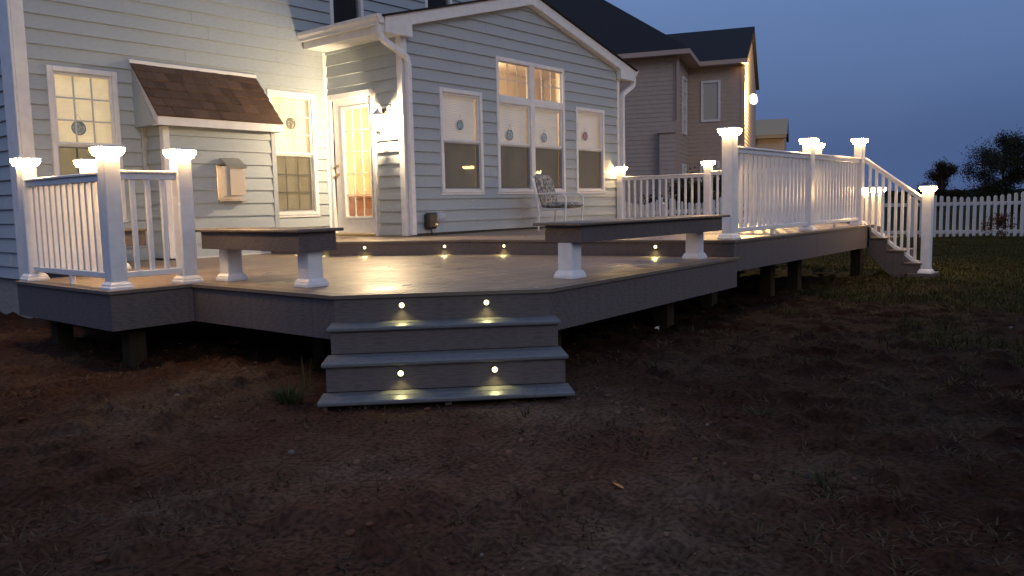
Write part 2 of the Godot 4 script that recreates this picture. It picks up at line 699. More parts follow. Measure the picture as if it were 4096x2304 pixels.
func build_deck(root: Node, poly: PackedVector2Array, y: float, edges: Array, drop: float) -> void:   # edges: indices of the edges that are open to the air
	var inner := inset(poly, 0.135)
	var f0 := inset(poly, 0.022)
	var f1 := inset(poly, 0.046)
	var open := []
	for i: int in edges:
		var j := (i + 1) % poly.size()
		open.append([poly[i], poly[j], inner[j], inner[i]])
		var b := MB.new()
		b.x = Transform3D(Basis(Vector3(1, 0, 0), Vector3(0, 0, 1), Vector3(0, -1, 0)), Vector3(0, y - 0.0265, 0))
		var n := maxi(1, ceili((poly[j] - poly[i]).length() / 3.66))
		for k in n:
			b = MB.new()
			b.x = Transform3D(Basis(Vector3(1, 0, 0), Vector3(0, 0, 1), Vector3(0, -1, 0)), Vector3(0, y - 0.0265, 0))
			var s0 := float(k) / n + (0.0004 if k else 0.0)
			var s1 := (k + 1.0) / n - (0.0004 if k < n - 1 else 0.0)
			b.prism(PackedVector2Array([f0[i].lerp(f0[j], s0), f0[i].lerp(f0[j], s1), f1[i].lerp(f1[j], s1), f1[i].lerp(f1[j], s0)]), 0.0, drop)
			put("fascia_board", b.mesh(M.fascia), root)
			screws(root, f0[i].lerp(f0[j], s0), f0[i].lerp(f0[j], s1), y - 0.0265, drop)
	deck_surface(root, poly, y, open)


func screws(root: Node, a: Vector2, b: Vector2, y: float, drop: float) -> void:   # pairs of screw heads along a fascia board, joined into one part
	var m := MB.new()
	var len := (b - a).length()
	var n := maxi(2, roundi(len / 0.41))
	var f := (b - a) / len
	var dir := Vector3(f.x, 0, f.y)
	var out := Vector3(f.y, 0, -f.x)
	for k in n:
		var s := 0.06 + (len - 0.12) * k / (n - 1.0)
		for h: float in [0.05, drop - 0.05]:
			var p := Vector3(a.x + f.x * s, y - h, a.y + f.y * s)
			for side: float in [1.0, -1.0]:
				m.x = Transform3D(Basis(dir, out * side, dir.cross(out * side)), p)
				m.ring(PackedVector2Array([Vector2(0.0042, 0.0), Vector2(0.004, 0.001), Vector2(0, 0.0014)]), 6)
	var o := put("screw_heads", m.mesh(M.bronze), root)
	o.set_meta("kind", "stuff")


func baluster_mesh(h: float) -> ArrayMesh:
	var b := MB.new()
	b.box(Vector3(-0.018, 0, -0.018), Vector3(0.018, h, 0.018), 0.004)
	return b.mesh(M.white_vinyl)


func post(label: String, at: Vector3, height: float, group := "white railing posts with lit caps", energy := 1.0) -> Node3D:   # height to the top of the cap
	var o := thing("railing_post", label, "post", group, at)
	var b := MB.new()
	var s := 0.064
	b.box(Vector3(-s, 0.0, -s), Vector3(s, height - 0.085, s), 0.007)
	put("sleeve", b.mesh(M.white_vinyl), o)
	b = MB.new()
	var q := sqrt(2.0)
	b.ring(PackedVector2Array([Vector2(0, 0.0005), Vector2(0.094 * q, 0.0005), Vector2(0.094 * q, 0.018), Vector2(0.086 * q, 0.03), Vector2(0.084 * q, 0.042), Vector2(0.072 * q, 0.056), Vector2(0.066 * q, 0.064)]))
	put("skirt", b.mesh(M.white_vinyl), o)
	var cap := part("post_cap_lamp", o, Vector3(0, height - 0.085, 0))
	b = MB.new()
	b.ring(PackedVector2Array([Vector2(0, 0.060), Vector2(0.094 * q, 0.060), Vector2(0.102 * q, 0.066), Vector2(0.102 * q, 0.074), Vector2(0.09 * q, 0.079), Vector2(0, 0.087)]))
	put("cap_lid", b.mesh(M.white_vinyl), cap)
	b = MB.new()
	b.ring(PackedVector2Array([Vector2(0.067 * q, 0.002), Vector2(0.078 * q, 0.004), Vector2(0.090 * q, 0.028), Vector2(0.094 * q, 0.034), Vector2(0.094 * q, 0.056), Vector2(0.07 * q, 0.059)]))
	put("lamp_lens", b.mesh(M.cap_lens), cap)
	var l := AreaLight3D.new()
	l.name = "cap_light"
	l.area_size = Vector2(0.2, 0.2)
	l.area_range = 12.0
	l.light_color = Color(1.0, 0.80, 0.52)
	l.light_energy = 3.2 * energy
	l.shadow_enabled = true
	l.position = Vector3(0, 0.0595, 0)
	l.rotation_degrees = Vector3(-90, 0, 0)
	cap.add_child(l)
	return o


# A straight railing between two post centres, level or sloping with the stairs.
func railing(label: String, p: Vector3, q: Vector3, top: float, bottom: float, spacing := 0.122, group := "white balustrade sections of the deck") -> Node3D:
	var o := thing("deck_railing", label, "railing", group, p)
	var d := q - p
	var flat := Vector3(d.x, 0, d.z)
	var f := flat.normalized()
	var len := flat.length()
	var rise := d.y / len
	var a := f * 0.062
	var e := f * (len - 0.062)
	a.y = rise * 0.062
	e.y = rise * (len - 0.062)
	var b := MB.new()
	b.bar(a + Vector3.UP * (top - 0.012), e + Vector3.UP * (top - 0.012), 0.09, 0.024, 0.006)
	b.bar(a + Vector3.UP * (top - 0.048), e + Vector3.UP * (top - 0.048), 0.052, 0.05, 0.004)
	put("top_rail", b.mesh(M.white_vinyl), o)
	b = MB.new()
	b.bar(a + Vector3.UP * (bottom - 0.025), e + Vector3.UP * (bottom - 0.025), 0.05, 0.05, 0.005)
	put("bottom_rail", b.mesh(M.white_vinyl), o)
	var nb := maxi(1, roundi((len - 0.1) / spacing) - 1)
	var bm := baluster_mesh(top - 0.07 - bottom)
	for i in nb:
		var s := 0.05 + (len - 0.1) * (i + 1.0) / (nb + 1)
		put("baluster", bm, o, f * s + Vector3.UP * (bottom - 0.002 + rise * s), atan2(-f.z, f.x))
	if rise == 0.0 and len > 1.0:
		b = MB.new()
		b.box(Vector3(-0.02, 0, -0.02), Vector3(0.02, bottom - 0.05, 0.02), 0.003)
		put("foot_block", b.mesh(M.white_vinyl), o, f * len / 2)
	return o


func bench(label: String, lo: Vector3, hi: Vector3, apron: Array, legs: Array, along_x: bool) -> Node3D:   # lo, hi: the top slab (world); apron: x0, z0, x1, z1, bottom
	var at := Vector3((lo.x + hi.x) / 2, LOW, (lo.z + hi.z) / 2)
	var o := thing("deck_bench", label, "bench", "built-in benches of the lower deck", at)
	var n := 3
	for i in n:
		var b := MB.new()
		if along_x:
			var w := (hi.z - lo.z) / n
			b.box(Vector3(lo.x, lo.y, lo.z + w * i + 0.002) - at, Vector3(hi.x, hi.y, lo.z + w * (i + 1) - 0.002) - at, 0.006)
		else:
			var w := (hi.x - lo.x) / n
			b.box(Vector3(lo.x + w * i + 0.002, lo.y, lo.z) - at, Vector3(lo.x + w * (i + 1) - 0.002, hi.y, hi.z) - at, 0.006)
		put("seat_board", b.mesh(M.border), o)
	var y1 := lo.y - 0.001
	var y0: float = apron[4]
	var t := 0.025
	boxm("apron_board", o, Vector3(apron[0], y0, apron[1]) - at, Vector3(apron[0] + t, y1, apron[3]) - at, M.fascia, 0.003)
	boxm("apron_board", o, Vector3(apron[2] - t, y0, apron[1]) - at, Vector3(apron[2], y1, apron[3]) - at, M.fascia, 0.003)
	boxm("apron_board", o, Vector3(apron[0] + t, y0, apron[1]) - at, Vector3(apron[2] - t, y1, apron[1] + t) - at, M.fascia, 0.003)
	boxm("apron_board", o, Vector3(apron[0] + t, y0, apron[3] - t) - at, Vector3(apron[2] - t, y1, apron[3]) - at, M.fascia, 0.003)
	boxm("apron_underside", o, Vector3(apron[0] + t, y0 + 0.03, apron[1] + t) - at, Vector3(apron[2] - t, y0 + 0.045, apron[3] - t) - at, M.fascia)
	for l: Vector2 in legs:
		var b := MB.new()
		b.box(Vector3(-0.07, 0, -0.07), Vector3(0.07, y0 + 0.03 - LOW, 0.07), 0.006)
		var q := sqrt(2.0)
		b.ring(PackedVector2Array([Vector2(0, 0.0005), Vector2(0.096 * q, 0.0005), Vector2(0.096 * q, 0.02), Vector2(0.09 * q, 0.032), Vector2(0.088 * q, 0.042), Vector2(0.078 * q, 0.058), Vector2(0.071 * q, 0.064)]))
		put("leg", b.mesh(M.white_vinyl), o, Vector3(l.x, LOW, l.y) - at)
	return o


func step_light(label: String, at: Vector3, out: Vector3, energy := 0.05) -> void:   # a round light let into a riser; out = level direction away from the riser
	var o := thing("step_light", label, "light", "round lights set into the risers", at, atan2(out.x, out.z))
	var b := MB.new()
	b.x = Transform3D(Basis(Vector3.RIGHT, PI / 2), Vector3.ZERO)
	b.ring(PackedVector2Array([Vector2(0.017, 0.0), Vector2(0.026, 0.0), Vector2(0.025, 0.006), Vector2(0.02, 0.008), Vector2(0.017, 0.004)]), 16)
	put("trim_ring", b.mesh(M.bronze), o)
	b = MB.new()
	b.x = Transform3D(Basis(Vector3.RIGHT, PI / 2), Vector3.ZERO)
	b.ring(PackedVector2Array([Vector2(0.0195, 0.002), Vector2(0.019, 0.007), Vector2(0.012, 0.012), Vector2(0, 0.014)]), 16)
	put("lamp_lens", b.mesh(M.step_lens), o)
	var l := SpotLight3D.new()
	l.name = "step_beam"
	l.light_color = Color(1.0, 0.95, 0.62)
	l.light_energy = energy
	l.light_size = 0.012
	l.spot_range = 6.0
	l.spot_attenuation = 2.0
	l.spot_angle = 62.0
	l.spot_angle_attenuation = 0.6
	l.shadow_enabled = true
	l.position = Vector3(0, -0.004, 0.03)
	l.rotation_degrees = Vector3(-62, 180, 0)
	o.add_child(l)


# ---------------------------------------------------------------- build

func _ready() -> void:
	rng.seed = 7
	make_materials()
	camera_sky()
	ground()
	house()
	decks()
	stairs()
	rails()
	benches()
	furnishings()
	neighbours()
	plants()


func camera_sky() -> void:
	var cam := Camera3D.new()
	cam.name = "camera"
	cam.fov = 39.348
	cam.near = 0.05
	cam.far = 1500.0
	cam.transform = Transform3D(Basis(Vector3(0.636276, -0.021629, 0.771159), Vector3(0.093200, 0.994441, -0.049007), Vector3(-0.765811, 0.103054, 0.634754)).orthonormalized(), Vector3(-7.9972, 0.4256, 8.5614))
	add_child(cam)
	cam.current = true
	# dusk: a dark blue east where the camera looks, paler overhead, the last glow of the set sun behind the camera
	var pm := ProceduralSkyMaterial.new()
	pm.sky_top_color = lin(0.27, 0.45, 0.86)
	pm.sky_horizon_color = lin(0.042, 0.076, 0.186)
	pm.sky_curve = 0.40
	pm.ground_bottom_color = lin(0.02, 0.017, 0.015)
	pm.ground_horizon_color = lin(0.02, 0.018, 0.018)
	pm.sun_angle_max = 105.0
	pm.sun_curve = 0.5
	var f := FastNoiseLite.new()
	f.seed = 4
	f.frequency = 0.9
	f.fractal_octaves = 5
	var im := Image.create(512, 256, false, Image.FORMAT_RGBAF)
	for y in 256:
		var el := PI * (0.5 - (y + 0.5) / 256.0)
		for x in 512:
			var a := TAU * (x + 0.5) / 512.0
			var d := Vector3(cos(a) * cos(el), sin(el) * 3.2, sin(a) * cos(el))
			var c := clampf(0.35 + 0.9 * f.get_noise_3dv(d * 1.4), 0.0, 1.0)
			im.set_pixel(x, y, Color(0.024, 0.026, 0.032, c))
	pm.sky_cover = ImageTexture.create_from_image(im)
	var sky := Sky.new()
	sky.sky_material = pm
	var env := Environment.new()
	env.background_mode = Environment.BG_SKY
	env.sky = sky
	env.tonemap_mode = Environment.TONE_MAPPER_LINEAR
	env.tonemap_exposure = 1.0
	env.sdfgi_enabled = true
	env.ssao_enabled = true
	env.ssil_enabled = true
	var we := WorldEnvironment.new()
	we.name = "environment"
	we.environment = env
	add_child(we)
	var sun := DirectionalLight3D.new()   # the last, wide glow of the western sky
	sun.name = "afterglow"
	sun.light_color = Color(0.95, 0.95, 1.0)
	sun.light_energy = 0.19
	sun.light_angular_distance = 30.0
	sun.shadow_enabled = true
	sun.look_at_from_position(Vector3(-3.5, 4.5, 9), Vector3.ZERO)
	add_child(sun)


# ---------------------------------------------------------------- ground

var hills_noise := FastNoiseLite.new()
var lumps := FastNoiseLite.new()
var grit := FastNoiseLite.new()
var patch := FastNoiseLite.new()


func ground_y(x: float, z: float) -> float:
	var far := clampf((Vector2(x + 2, z - 3).length() - 14.0) / 10.0, 0.0, 1.0)
	var y := lerpf(-0.80, -0.87, far)
	y += hills_noise.get_noise_2d(x, z) * 0.05
	y += maxf(0.0, lumps.get_noise_2d(x, z)) * 0.10 * (1.0 - far * 0.7)
	# the trodden track down the middle and the loose heap left of the stairs
	y += 0.05 * exp(-(pow(x + 5.5, 2) + pow(z - 3.4, 2)) / 0.5)
	y += 0.06 * exp(-(pow(x + 2.0, 2) + pow(z - 6.3, 2)) / 1.5)
	if Vector2(x + 4.55, z - 5.15).length() < 1.6:
		y = lerpf(y, -0.800, 0.7)
	return y


func grass_share(x: float, z: float) -> float:
	var s := smoothstep(0.0, 5.0, (x + 1.5) * 0.75 + (z - 5.0) * 0.55 - 1.6 + patch.get_noise_2d(x, z) * 3.0)
	return s


func soil_colour(x: float, z: float) -> Color:
	var a := 0.5 + 0.5 * lumps.get_noise_2d(x * 1.7 + 40, z * 1.7)
	var b := clampf(0.5 + 0.9 * patch.get_noise_2d(x * 1.4 - 9, z * 1.4 + 5), 0, 1)
	var s := Vector3(0.062, 0.028, 0.018).lerp(Vector3(0.105, 0.066, 0.046), b * b).lerp(Vector3(0.034, 0.016, 0.010), clampf(0.9 - 1.6 * a, 0, 0.7))
	var g := Vector3(0.022, 0.026, 0.008).lerp(Vector3(0.034, 0.030, 0.010), b)
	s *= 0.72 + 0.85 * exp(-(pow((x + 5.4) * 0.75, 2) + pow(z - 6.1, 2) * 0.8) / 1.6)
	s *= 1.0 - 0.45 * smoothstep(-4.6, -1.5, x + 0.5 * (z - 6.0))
	var m := s.lerp(g, grass_share(x, z) * 0.9)
	return Color(m.x, m.y, m.z)


func ground() -> void:
	hills_noise.seed = 2
	hills_noise.frequency = 0.35
	hills_noise.fractal_octaves = 3
	lumps.seed = 5
	lumps.frequency = 2.6
	lumps.fractal_octaves = 4
	grit.seed = 8
	grit.frequency = 16.0
	grit.fractal_octaves = 2
	patch.seed = 12
	patch.frequency = 0.45
	patch.fractal_octaves = 3
	var xs := axis(-14.0, 14.0, -8.0, 1.5, 0.04, 0.16)
	var zs := axis(-8.0, 16.0, 1.0, 9.0, 0.04, 0.16)
	for e: float in [-16, -20, -30, -60, -150, -400]:
		xs.insert(0, e)
	for e: float in [16, 20, 30, 45, 80, 150, 400]:
		xs.append(e)
	for e: float in [-10, -14, -25, -60, -150, -400]:
		zs.insert(0, e)
	for e: float in [20, 30, 60, 150, 400]:
		zs.append(e)
	var v := PackedVector3Array()
	var n := PackedVector3Array()
	var c := PackedColorArray()
	var idx := PackedInt32Array()
	for z in zs:
		for x in xs:
			var y := ground_y(x, z)
			if absf(x) < 14 and z > 0 and z < 12:
				y += grit.get_noise_2d(x, z) * 0.007
			v.append(Vector3(x, y, z))
			var e := 0.03
			var gx := (ground_y(x + e, z) - ground_y(x - e, z)) / (2 * e)
			var gz := (ground_y(x, z + e) - ground_y(x, z - e)) / (2 * e)
			n.append(Vector3(-gx, 1, -gz).normalized())
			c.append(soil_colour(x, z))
	var w := xs.size()
	for j in zs.size() - 1:
		for i in w - 1:
			var a := j * w + i
			idx.append_array([a, a + 1, a + w, a + 1, a + w + 1, a + w])
	var arr := []
	arr.resize(Mesh.ARRAY_MAX)
	arr[Mesh.ARRAY_VERTEX] = v
	arr[Mesh.ARRAY_NORMAL] = n
	arr[Mesh.ARRAY_COLOR] = c
	arr[Mesh.ARRAY_INDEX] = idx
	var am := ArrayMesh.new()
	am.add_surface_from_arrays(Mesh.PRIMITIVE_TRIANGLES, arr)
	am.surface_set_material(0, M.soil)
	var g := put("ground", am)
	g.set_meta("kind", "structure")
	g.set_meta("label", "bare brown trodden soil that turns to dark grass on the right")
	# the wooded rise on the horizon
	var b := MB.new()
	var f := FastNoiseLite.new()
	f.seed = 3
	f.frequency = 0.05
	b.tint = Color(0.02, 0.024, 0.018)
	var prev := Vector3.ZERO
	for k in 161:
		var az := deg_to_rad(52.0 + k * 0.25)
		var y := 1.9 + 0.9 * f.get_noise_1d(k * 3.0) + 0.5 * f.get_noise_1d(k * 13.0)
		var p := Vector3(-8 + sin(az) * 260, y, 8.5 - cos(az) * 260)
		if k:
			b.quad(Vector3(prev.x, -1, prev.z), Vector3(p.x, -1, p.z), p, prev)
			var q := prev * 1.2
			var r := p * 1.2
			b.quad(prev, p, Vector3(r.x, 1.0, r.z), Vector3(q.x, 1.0, q.z))
		prev = p
	var hl := put("hills", b.mesh(M.foliage))
	hl.set_meta("kind", "structure")
	hl.set_meta("label", "low dark wooded rise on the horizon beyond the fence")


func axis(lo: float, hi: float, f0: float, f1: float, fine: float, coarse: float) -> Array[float]:
	var out: Array[float] = []
	var x := lo
	while x < hi:
		out.append(x)
		x += fine if x > f0 and x < f1 else coarse
	out.append(hi)
	return out


# ---------------------------------------------------------------- the house

func house() -> void:
	var o := thing("house", "pale grey-blue sided house with a gabled sunroom and a lean-to chimney box", "house")
	var main := frame_front(WALL)
	var gable := frame_front(0.0)
	var side := frame_left(0.0)
	var r := 5.70            # right end of the sunroom
	var top := 6.2
	var right := 3.95        # right end of the two-storey part
	var w1 := [-4.045, 0.335, -3.235, 2.157]
	var w2 := [-1.10, 0.335, -0.272, 2.157]
	var up1 := [0.10, 3.15, 0.765, 4.75]
	var up2 := [2.15, 3.3, 2.83, 4.9]
	var door := [-1.60, 0.0, -0.66, 2.07]
	# structure of the walls
	slab(o, "wall", main, -4.37, -0.33, right, top, [inn(w1), inn(w2), inn(up1), inn(up2), [0.16, 0.0, 2.8, 2.35]], 0.16, M.cream_wall)
	slab(o, "wall", main, right, -0.33, r - 0.01, 4.0, [], 0.16, M.cream_wall)
	slab(o, "wall", frame_left(-4.37), -7.0, -0.33, WALL - 0.163, top, [], 0.16, M.cream_wall)
	slab(o, "wall", side, WALL, -0.05, -0.003, 3.0, [[door[0], -0.05, door[2], door[3]]], 0.14, M.cream_wall)
	var gw := [[0.71, 0.62, 1.658, 2.178], [2.01, 0.625, 3.87, 2.79], [4.212, 0.63, 5.152, 2.165]]
	slab(o, "wall", gable, 0.0, -0.05, r, 2.95, [inn(gw[0]), inn(gw[1]), inn(gw[2])], 0.14, M.cream_wall)
	var b := MB.new()
	b.prism(PackedVector2Array([Vector2(0, 2.953), Vector2(r, 2.953), Vector2(r / 2, 3.71)]), -0.14, -0.003)
	put("gable_wall", b.mesh(M.cream_wall), o)
	b = MB.new()
	b.box(Vector3(r - 0.14, -0.05, WALL - 0.16), Vector3(r - 0.002, 3.0, -0.143))
	put("wall", b.mesh(M.cream_wall), o)
	# closing the big volume
	boxm("back_wall", o, Vector3(-4.37, -0.33, -7.2), Vector3(right, top, -7.0), M.cream_wall)
	boxm("wall", o, Vector3(right - 0.16, -0.33, -7.0), Vector3(right - 0.002, top, WALL - 0.163), M.cream_wall)
	boxm("roof", o, Vector3(-4.9, top, -7.5), Vector3(right + 0.4, top + 0.2, WALL + 0.45), M.roofing)
	boxm("floor", o, Vector3(-4.36, -0.31, -7.0), Vector3(right, -0.02, WALL - 0.17), M.oak)
	boxm("floor", o, Vector3(0.16, -0.2, WALL - 0.17), Vector3(r - 0.15, -0.021, -0.15), M.oak)
	boxm("ceiling", o, Vector3(-4.2, 2.6, -6.99), Vector3(right - 0.17, 2.75, WALL - 0.17), M.ceiling)
	boxm("inner_wall", o, Vector3(-4.2, -0.02, -5.3), Vector3(right - 0.17, 2.6, -5.2), M.cream_wall)
	boxm("foundation", o, Vector3(-4.345, -1.1, -7.15), Vector3(right - 0.02, -0.333, WALL - 0.02), M.concrete)
	boxm("foundation", o, Vector3(0.03, -1.1, WALL - 0.02), Vector3(r - 0.03, -0.053, -0.03), M.concrete)
	# siding
	var bump_hole := rect(-2.98, -0.4, -1.31, 2.29)
	siding(o, main, rect(-4.37 + 0.0, -0.33, right, top), [rc(w1), rc(w2), rc(up1), rc(up2), bump_hole, rect(-4.6, -1, -4.355, 9), rect(-0.035, -1, r + 1, 2.9)], M.siding, 0.1713, -0.015)
	siding(o, frame_left(-4.37), rect(-7.0, -0.33, WALL - 0.30, top), [], M.siding, 0.1713, -0.015)
	siding(o, side, rect(WALL + 0.002, 0.01, -0.086, 2.83), [rect(door[0] - 0.1, -1, door[2] + 0.1, door[3] + 0.075), rect(-0.47, 1.55, -0.24, 1.88)], M.siding, 0.1713, 0.022)
	var go := PackedVector2Array([Vector2(0.09, 0.035), Vector2(r - 0.08, 0.035), Vector2(r - 0.08, 2.95 + 0.022), Vector2(r / 2, 3.705), Vector2(0.09, 2.95 + 0.022)])
	siding(o, gable, go, [rc(gw[0]), rc(gw[1]), rc(gw[2])], M.siding, 0.1713, 0.022)
	# corner boards
	boxm("corner_board", o, Vector3(-4.372, -0.33, WALL), Vector3(-4.235, top, WALL + 0.03), M.white_trim, 0.006)
	boxm("corner_board", o, Vector3(-4.40, -0.33, WALL - 0.30), Vector3(-4.373, top, WALL + 0.03), M.white_trim, 0.006)
	boxm("corner_board", o, Vector3(right - 0.1, 3.0, WALL), Vector3(right + 0.02, top, WALL + 0.03), M.white_trim, 0.006)
	boxm("corner_board", o, Vector3(-0.085, -0.02, WALL + 0.001), Vector3(-0.035, 2.80, WALL + 0.032), M.white_trim, 0.004)
	boxm("corner_board", o, Vector3(-0.03, 0.005, WALL + 0.001), Vector3(-0.004, 2.80, WALL + 0.028), M.white_trim, 0.004)
	boxm("corner_board", o, Vector3(-0.03, 0.005, -0.085), Vector3(-0.001, 2.81, 0.03), M.white_trim, 0.006)
	boxm("corner_board", o, Vector3(0.0, 0.005, 0.001), Vector3(0.085, 2.95, 0.03), M.white_trim, 0.006)
	boxm("corner_board", o, Vector3(r - 0.075, 0.005, 0.001), Vector3(r + 0.012, 2.95, 0.03), M.white_trim, 0.006)
	boxm("base_trim", o, Vector3(0.09, 0.0, 0.0), Vector3(r - 0.08, 0.034, 0.016), M.dark)
	# windows
	window(o, main, w1, 1.245, M.blind_lit, M.blind_lit, Vector2i(3, 3), Vector2i(3, 1), "tall white double-hung window with lit blinds, left of the chimney box")
	window(o, main, w2, 1.238, M.blind_lit, M.blind_lit, Vector2i(3, 3), Vector2i(3, 3), "bright white double-hung window between chimney box and door")
	window(o, main, up1, 4.0, M.dim_screen, M.dim_screen, Vector2i(1, 1), Vector2i(1, 1), "dark upstairs window over the sunroom roof")
	window(o, main, up2, 4.1, M.dim_screen, M.dim_screen, Vector2i(1, 1), Vector2i(1, 1))
	window(o, gable, gw[0], 1.395, M.blind_white, M.blind_white, Vector2i(1, 1), Vector2i(1, 1), "left of the two narrow gable windows, a blue disc hanging inside")
	window(o, gable, gw[2], 1.405, M.blind_white, M.blind_white, Vector2i(1, 1), Vector2i(1, 1), "right of the two narrow gable windows, a red disc hanging inside")
	centre_window(o, gable, gw[1])
	# the door
	var d := part("entry_door", o)
	b = MB.new()
	b.x = side
	b.box(Vector3(door[0] - 0.09, 0.0, -0.1), Vector3(door[0], door[3] + 0.085, 0.035), 0.005)
	b.box(Vector3(door[2], 0.0, -0.1), Vector3(door[2] + 0.05, door[3] + 0.085, 0.035), 0.005)
	b.box(Vector3(door[0], door[3], -0.1), Vector3(door[2], door[3] + 0.085, 0.034), 0.005)
	put("frame", b.mesh(M.white_trim), d)
	b = MB.new()
	b.x = side
	b.box(Vector3(door[0], 0.002, -0.1), Vector3(door[2], 0.04, 0.06), 0.004)
	put("threshold", b.mesh(M.brass), d)
	b = MB.new()
	b.x = side
	var g := [-1.365, 0.30, -0.76, 1.915]
	for q: Array in [[door[0] + 0.01, 0.045, g[0], door[3] - 0.005], [g[2], 0.045, door[2] - 0.008, door[3] - 0.005], [g[0], 0.045, g[2], g[1]], [g[0], g[3], g[2], door[3] - 0.005]]:
		b.box(Vector3(q[0], q[1], -0.065), Vector3(q[2], q[3], -0.022), 0.0)
	for q: Array in [[g[0] - 0.04, g[1] - 0.04, g[0], g[3] + 0.04], [g[2], g[1] - 0.04, g[2] + 0.04, g[3] + 0.04], [g[0], g[1] - 0.04, g[2], g[1]], [g[0], g[3], g[2], g[3] + 0.04]]:
		b.box(Vector3(q[0], q[1], -0.021), Vector3(q[2], q[3], -0.008), 0.004)
	put("door_leaf", b.mesh(M.white_trim), d)
	b = MB.new()
	b.x = side
	b.box(Vector3(g[0] - 0.002, g[1] - 0.002, -0.046), Vector3(g[2] + 0.002, g[3] + 0.002, -0.041))
	put("pane", b.mesh(M.glass), d)
	for k in [1, 2]:
		var xx := lerpf(g[0], g[2], k / 3.0)
		muntin(d, side, Vector3(xx - 0.008, g[1], -0.04), Vector3(xx + 0.008, g[3], -0.028))
	for k in [1, 2, 3, 4]:
		var yy := lerpf(g[1], g[3], k / 5.0)
		muntin(d, side, Vector3(g[0], yy - 0.008, -0.0405), Vector3(g[2], yy + 0.008, -0.0285))
	b = MB.new()
	for yy: float in [0.94, 1.08]:
		b.x = side * Transform3D(Basis(Vector3.RIGHT, PI / 2), Vector3(door[0] + 0.075, yy, -0.022))
		var big := 1.0 if yy < 1.0 else 0.75
		b.ring(PackedVector2Array([Vector2(0, 0), Vector2(0.03 * big, 0.001), Vector2(0.03 * big, 0.008), Vector2(0.012, 0.014), Vector2(0.012, 0.03), Vector2(0.028 * big, 0.042), Vector2(0.028 * big, 0.056), Vector2(0.015, 0.064), Vector2(0, 0.066)]), 14)
	put("door_handle", b.mesh(M.brass), d)
	roof_trim(o, r)
	bump(o)
	interior(o, r)


func inn(r: Array) -> Array:
	return [r[0] + 0.02, r[1] + 0.02, r[2] - 0.02, r[3] - 0.02]


func rc(r: Array) -> PackedVector2Array:
	return rect(r[0] + 0.004, r[1] + 0.004, r[2] - 0.004, r[3] - 0.004)


func centre_window(o: Node, t: Transform3D, r: Array) -> void:
	var w := part("window", o)
	w.set_meta("label", "wide four-light gable window with two amber panes above")
	var c := 0.062
	var b := MB.new()
	b.x = t
	var mid: float = (r[0] + r[2]) / 2
	var bar := 2.12          # the bar under the top lights
	b.box(Vector3(r[0], r[1], -0.06), Vector3(r[0] + c, r[3], 0.042), 0.006)
	b.box(Vector3(r[2] - c, r[1], -0.06), Vector3(r[2], r[3], 0.042), 0.006)
	b.box(Vector3(mid - 0.055, r[1] + 0.05, -0.06), Vector3(mid + 0.055, r[3] - c, 0.040), 0.006)
	b.box(Vector3(r[0] + c, r[3] - c, -0.06), Vector3(r[2] - c, r[3], 0.041), 0.006)
	b.box(Vector3(r[0] + c, r[1], -0.06), Vector3(r[2] - c, r[1] + 0.05, 0.041), 0.006)
	b.box(Vector3(r[0] + c, bar - 0.055, -0.06), Vector3(mid - 0.056, bar + 0.055, 0.039), 0.006)
	b.box(Vector3(mid + 0.056, bar - 0.055, -0.06), Vector3(r[2] - c, bar + 0.055, 0.039), 0.006)
	b.box(Vector3(r[0] - 0.02, r[1] - 0.03, 0.0), Vector3(r[2] + 0.02, r[1] - 0.002, 0.034), 0.004)
	put("frame", b.mesh(M.white_trim), w)
	for h: Array in [[r[0] + c, mid - 0.055], [mid + 0.055, r[2] - c]]:
		sash(w, t, h[0], bar + 0.055, h[1], r[3] - c, 0.0, Vector2i(3, 2), 0.02)
		sash(w, t, h[0], 1.40, h[1], bar - 0.055, 0.012, Vector2i(1, 1), 0.03)
		sash(w, t, h[0], r[1] + 0.05, h[1], 1.40, -0.018, Vector2i(1, 1), 0.034)
		blinds(w, t, h[0] + 0.002, r[1] + 0.05, h[1] - 0.002, bar - 0.05, M.blind_white, -0.085)
		b = MB.new()
		b.x = t
		b.box(Vector3(h[0] + 0.02, r[1] + 0.07, 0.008), Vector3(h[1] - 0.02, 1.38, 0.0095))
		put("insect_screen", b.mesh(M.screen), w)


